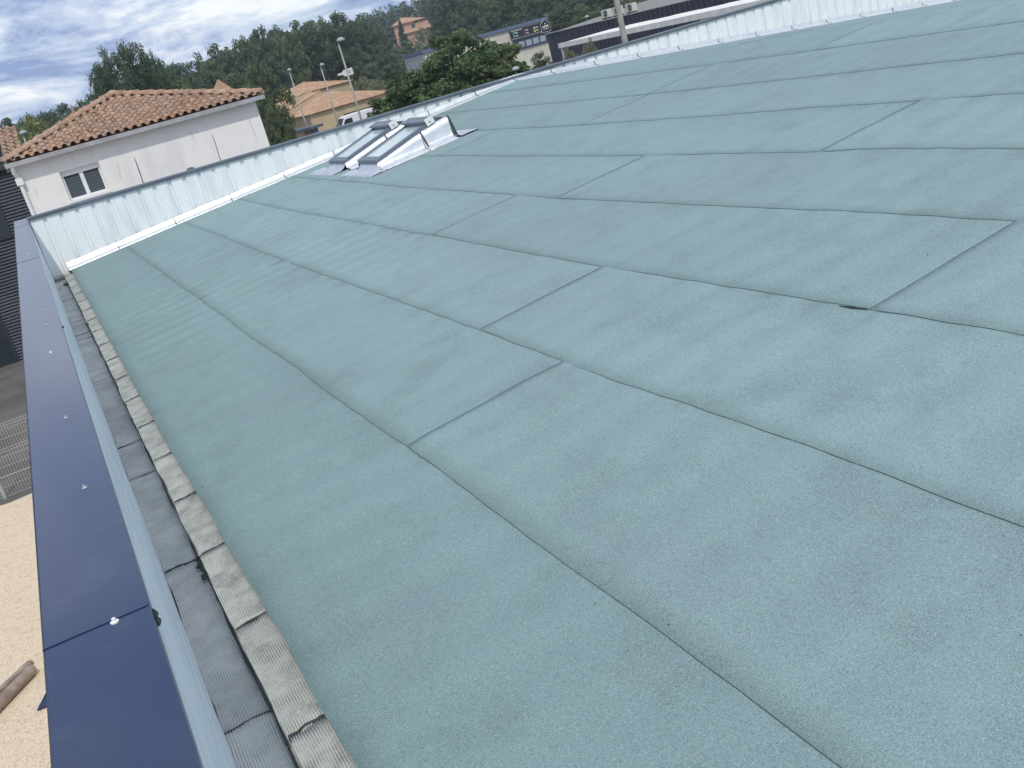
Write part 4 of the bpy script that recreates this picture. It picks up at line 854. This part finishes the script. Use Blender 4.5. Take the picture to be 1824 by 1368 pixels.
tree('broadleaf_tree', 'lobed', 790, 62, 45, 'big leafy green tree crowding the white parapet beside the shop', rz=.4)
tree('broadleaf_tree', 'lobed', 764, 112, 43, 'lower leafy tree filling in left of the big green tree', rz=2.5)
tree('broadleaf_tree', 'broad', 876, 92, 60, 'thin pale green tree overlapping the white shop wall', wpx=17)
tree('dark_shrub', 'bush', 958, 94, 66, 'dark shrub below the window band at the foot of the navy building', 'shrub', wpx=28)
tree('tall_pine', 'tallpine0', 170, 84, 70, 'tall rounded pine on the left of the pair above the tiled roof', wpx=40, rz=1.0)
tree('tall_pine', 'tallpine1', 224, 66, 72, 'taller dense pine on the right of the pair above the tiled roof', wpx=42, rz=2.2)
tree('tall_pine', 'tallpine0', 268, 84, 76, 'slender pine leaning out right of the tall pair', wpx=17, rz=4)
tree('yellow_green_tree', 'yellow', 52, 214, 66, 'yellow green tree behind the lamp at the far left', wpx=38)
tree('bushy_pine', 'pine1', 282, 104, 84, 'grey green bushy pine directly right of the tall pair', wpx=40)
tree('bushy_pine', 'bush', 452, 116, 58, 'soft olive green tree rising beside the right corner of the white house', wpx=42)
tree('bushy_pine', 'bush', 478, 190, 56, 'low olive bush at the right corner of the white house', 'shrub', wpx=26)
tree('olive_tree', 'olive', 482, 180, 100, 'pale twiggy olive tree left of the cream house', wpx=16)
tree('olive_tree', 'olive', 645, 138, 134, 'pale olive tree just right of the cream house upper roof', wpx=20)
tree('olive_tree', 'olive', 668, 143, 132, 'pale yellowish olive tree above the cream house lower roof', wpx=20)
tree('broadleaf_tree', 'broad2', 706, 152, 126, 'dark green tree at the right end of the cream house', wpx=28)
tree('cypress_tree', 'cypress', 711, 38, 262, 'tall thin dark cypress in front of the ochre villa', wpx=9)
tree('cypress_tree', 'cypress', 597, 42, 205, 'slim cypress standing out of the wood above the lamps', wpx=8)
tree('purple_tree', 'purple', 722, 78, 225, 'dark purple leaved tree below the ochre villa', wpx=20)
tree('canopy_plant', 'olive', 1046, 76, 50, 'small pale plant under the white canopy', 'plant', wpx=22)
tree('canopy_plant', 'olive', 1012, 89, 52, 'small green plant at the canopy end post', 'plant', wpx=18)
# wood edge, tree by tree (top pixel, distance)
edge = [(8, 212, 118), (38, 208, 112), (70, 203, 120), (98, 192, 114), (122, 182, 122), (150, 172, 112), (318, 112, 120), (352, 92, 130), (392, 76, 136), (428, 62, 142), (462, 50, 138), (498, 40, 146), (534, 36, 150), (566, 28, 155), (604, 22, 152), (640, 24, 160), (652, 40, 165),
        (410, 122, 100), (360, 132, 96), (520, 92, 150), (556, 84, 152), (590, 78, 154), (628, 66, 156), (662, 80, 158), (690, 118, 160), (636, 100, 150), (676, 90, 175), (752, 92, 190), (790, 14, 210), (808, 0, 190), (838, -12, 180), (872, -18, 172), (905, -24, 165), (940, -28, 160), (975, -14, 158), (1010, -22, 152), (1045, -28, 150), (1080, -36, 150), (1115, -44, 150), (1150, -52, 150), (782, 66, 175), (850, 48, 160), (990, 14, 140), (1030, 6, 140), (925, 26, 150)]
ORD = ['first', 'second', 'third', 'fourth', 'fifth', 'sixth', 'seventh', 'eighth', 'ninth', 'tenth', 'eleventh', 'twelfth', 'thirteenth', 'fourteenth']
ROWS = {}
for (st, en, txt) in ((0, 6, '%s dark pine from the left edge, low on the skyline before the tall pair'), (6, 17, '%s pine on the skyline counting rightwards from the tall pair to the villa'), (17, 27, '%s pine counted in the lower row behind the cream house and lamps'), (27, 40, '%s pine counted rightwards from the ochre villa along the top of the photo'), (40, 45, '%s pine counted in the front row directly behind the shop and navy building')):
    for q_ in range(st, en): ROWS[q_] = (st, txt)
for k, (a, b, d) in enumerate(edge):
    n_ = ORD[k-ROWS[k][0]]
    tree('pine_tree', 'pine%d' % (k % 4), a, b, d, ROWS[k][1] % n_, 'tree', 'pines along the edge of the wood', wpx=rnd.uniform(30, 38)*(135/d)**.3)
# the wood behind, one mass
Vs = []; rw = np.random.RandomState(77); V0 = [PROTO['pine%d' % i][3] for i in range(4)]
def topline(px): return np.interp(px, [-60, 0, 100, 170, 300, 400, 480, 560, 640, 700, 780, 900, 1000, 1200, 1300], [220, 212, 194, 166, 124, 82, 48, 34, 22, 4, -45, -50, -60, -80, -95])
for k in range(150):
    px = rw.uniform(-60, 1260); d = rw.uniform(175, 235) if not 670 < px < 790 else rw.uniform(305, 370)
    if 560 < px < 780 : d = rw.uniform(300, 380) if px > 655 else rw.uniform(180, 240)
    py = topline(px)+rw.uniform(0, 26); p = at(px, py, d); g = float(hill(p[0], p[1])); s = (p[2]-g)/11.8
    v = V0[k % 4]; idx = rw.choice(len(v)//4, 1500, replace=False); v = v.reshape(-1, 4, 3)[idx]; c = v.mean(1, keepdims=True); v = (c+(v-c)*1.9).reshape(-1, 3); a = rw.uniform(0, 6.28); sw = s*rw.uniform(.8, 1.1)
    R_ = np.array([[math.cos(a), -math.sin(a), 0], [math.sin(a), math.cos(a), 0], [0, 0, 1]]); Vs.append((v*np.array([sw, sw, s]))@R_.T+np.array([p[0], p[1], g]))
V = np.concatenate(Vs); o = link('far_wood', np_mesh('far_wood', V, np.arange(len(V)).reshape(-1, 4)), M_PINE); tag(o, 'dense dark pine wood covering the rise behind the houses', 'wood', kind='stuff')
# undergrowth that closes the gaps at the foot of the wood
Vs = []; v0 = PROTO['bush'][3].reshape(-1, 4, 3)
for k in range(110):
    px = rw.uniform(-40, 1180); d = rw.uniform(110, 170) if not 655 < px < 790 else rw.uniform(170, 250); az = math.atan2(*ray(px, 100)[:2]); p = (d*math.sin(az), d*math.cos(az)); g = float(hill(p[0], p[1])); s = rw.uniform(.5, .9)
    if 22 < p[0] < 50 and p[1] < 136: continue
    if 38 < p[0] < 74 and p[1] < 136: continue
    v = v0[rw.choice(len(v0), 900, replace=False)]; c = v.mean(1, keepdims=True); v = (c+(v-c)*2).reshape(-1, 3); Vs.append(v*np.array([s*1.4, s*1.4, s])+np.array([p[0], p[1], g]))
V = np.concatenate(Vs); o = link('undergrowth', np_mesh('undergrowth', V, np.arange(len(V)).reshape(-1, 4)), M_PINE2); tag(o, 'mixed green scrub filling the ground below the pine wood', 'scrub', kind='stuff')
# far blue hill
hc = at(775, 60, 600); gx = np.linspace(hc[0]-170, hc[0]+170, 50); gy = np.linspace(hc[1]-120, hc[1]+120, 14); X, Y = np.meshgrid(gx, gy, indexing='ij')
Z = G-3+31*np.exp(-((X-hc[0])/62)**2)*np.exp(-((Y-hc[1])/70)**2)*(1+.12*vnoise2(X*.04, Y*.04, 50))
tag(link('distant_hill', grid_mesh('distant_hill', np.stack([X, Y, Z], -1)), mat('hill_woods', lin(70, 84, 70), .95, coords='Position', var=lin(92, 98, 84), vscale=.02), smooth=True), kind='structure')

# ------------------------------------------------------------------ haze
hz = bpy.data.materials.new('haze'); hz.use_nodes = True; t = hz.node_tree; t.nodes.clear(); o_ = t.nodes.new('ShaderNodeOutputMaterial'); pv = t.nodes.new('ShaderNodeVolumePrincipled')
pv.inputs['Color'].default_value = (.82, .9, 1, 1); pv.inputs['Density'].default_value = .00045; t.links.new(pv.outputs[0], o_.inputs['Volume'])
tag(MB().box(-310, 530, -90, 710, G-7, 52).build('haze', hz), kind='stuff')
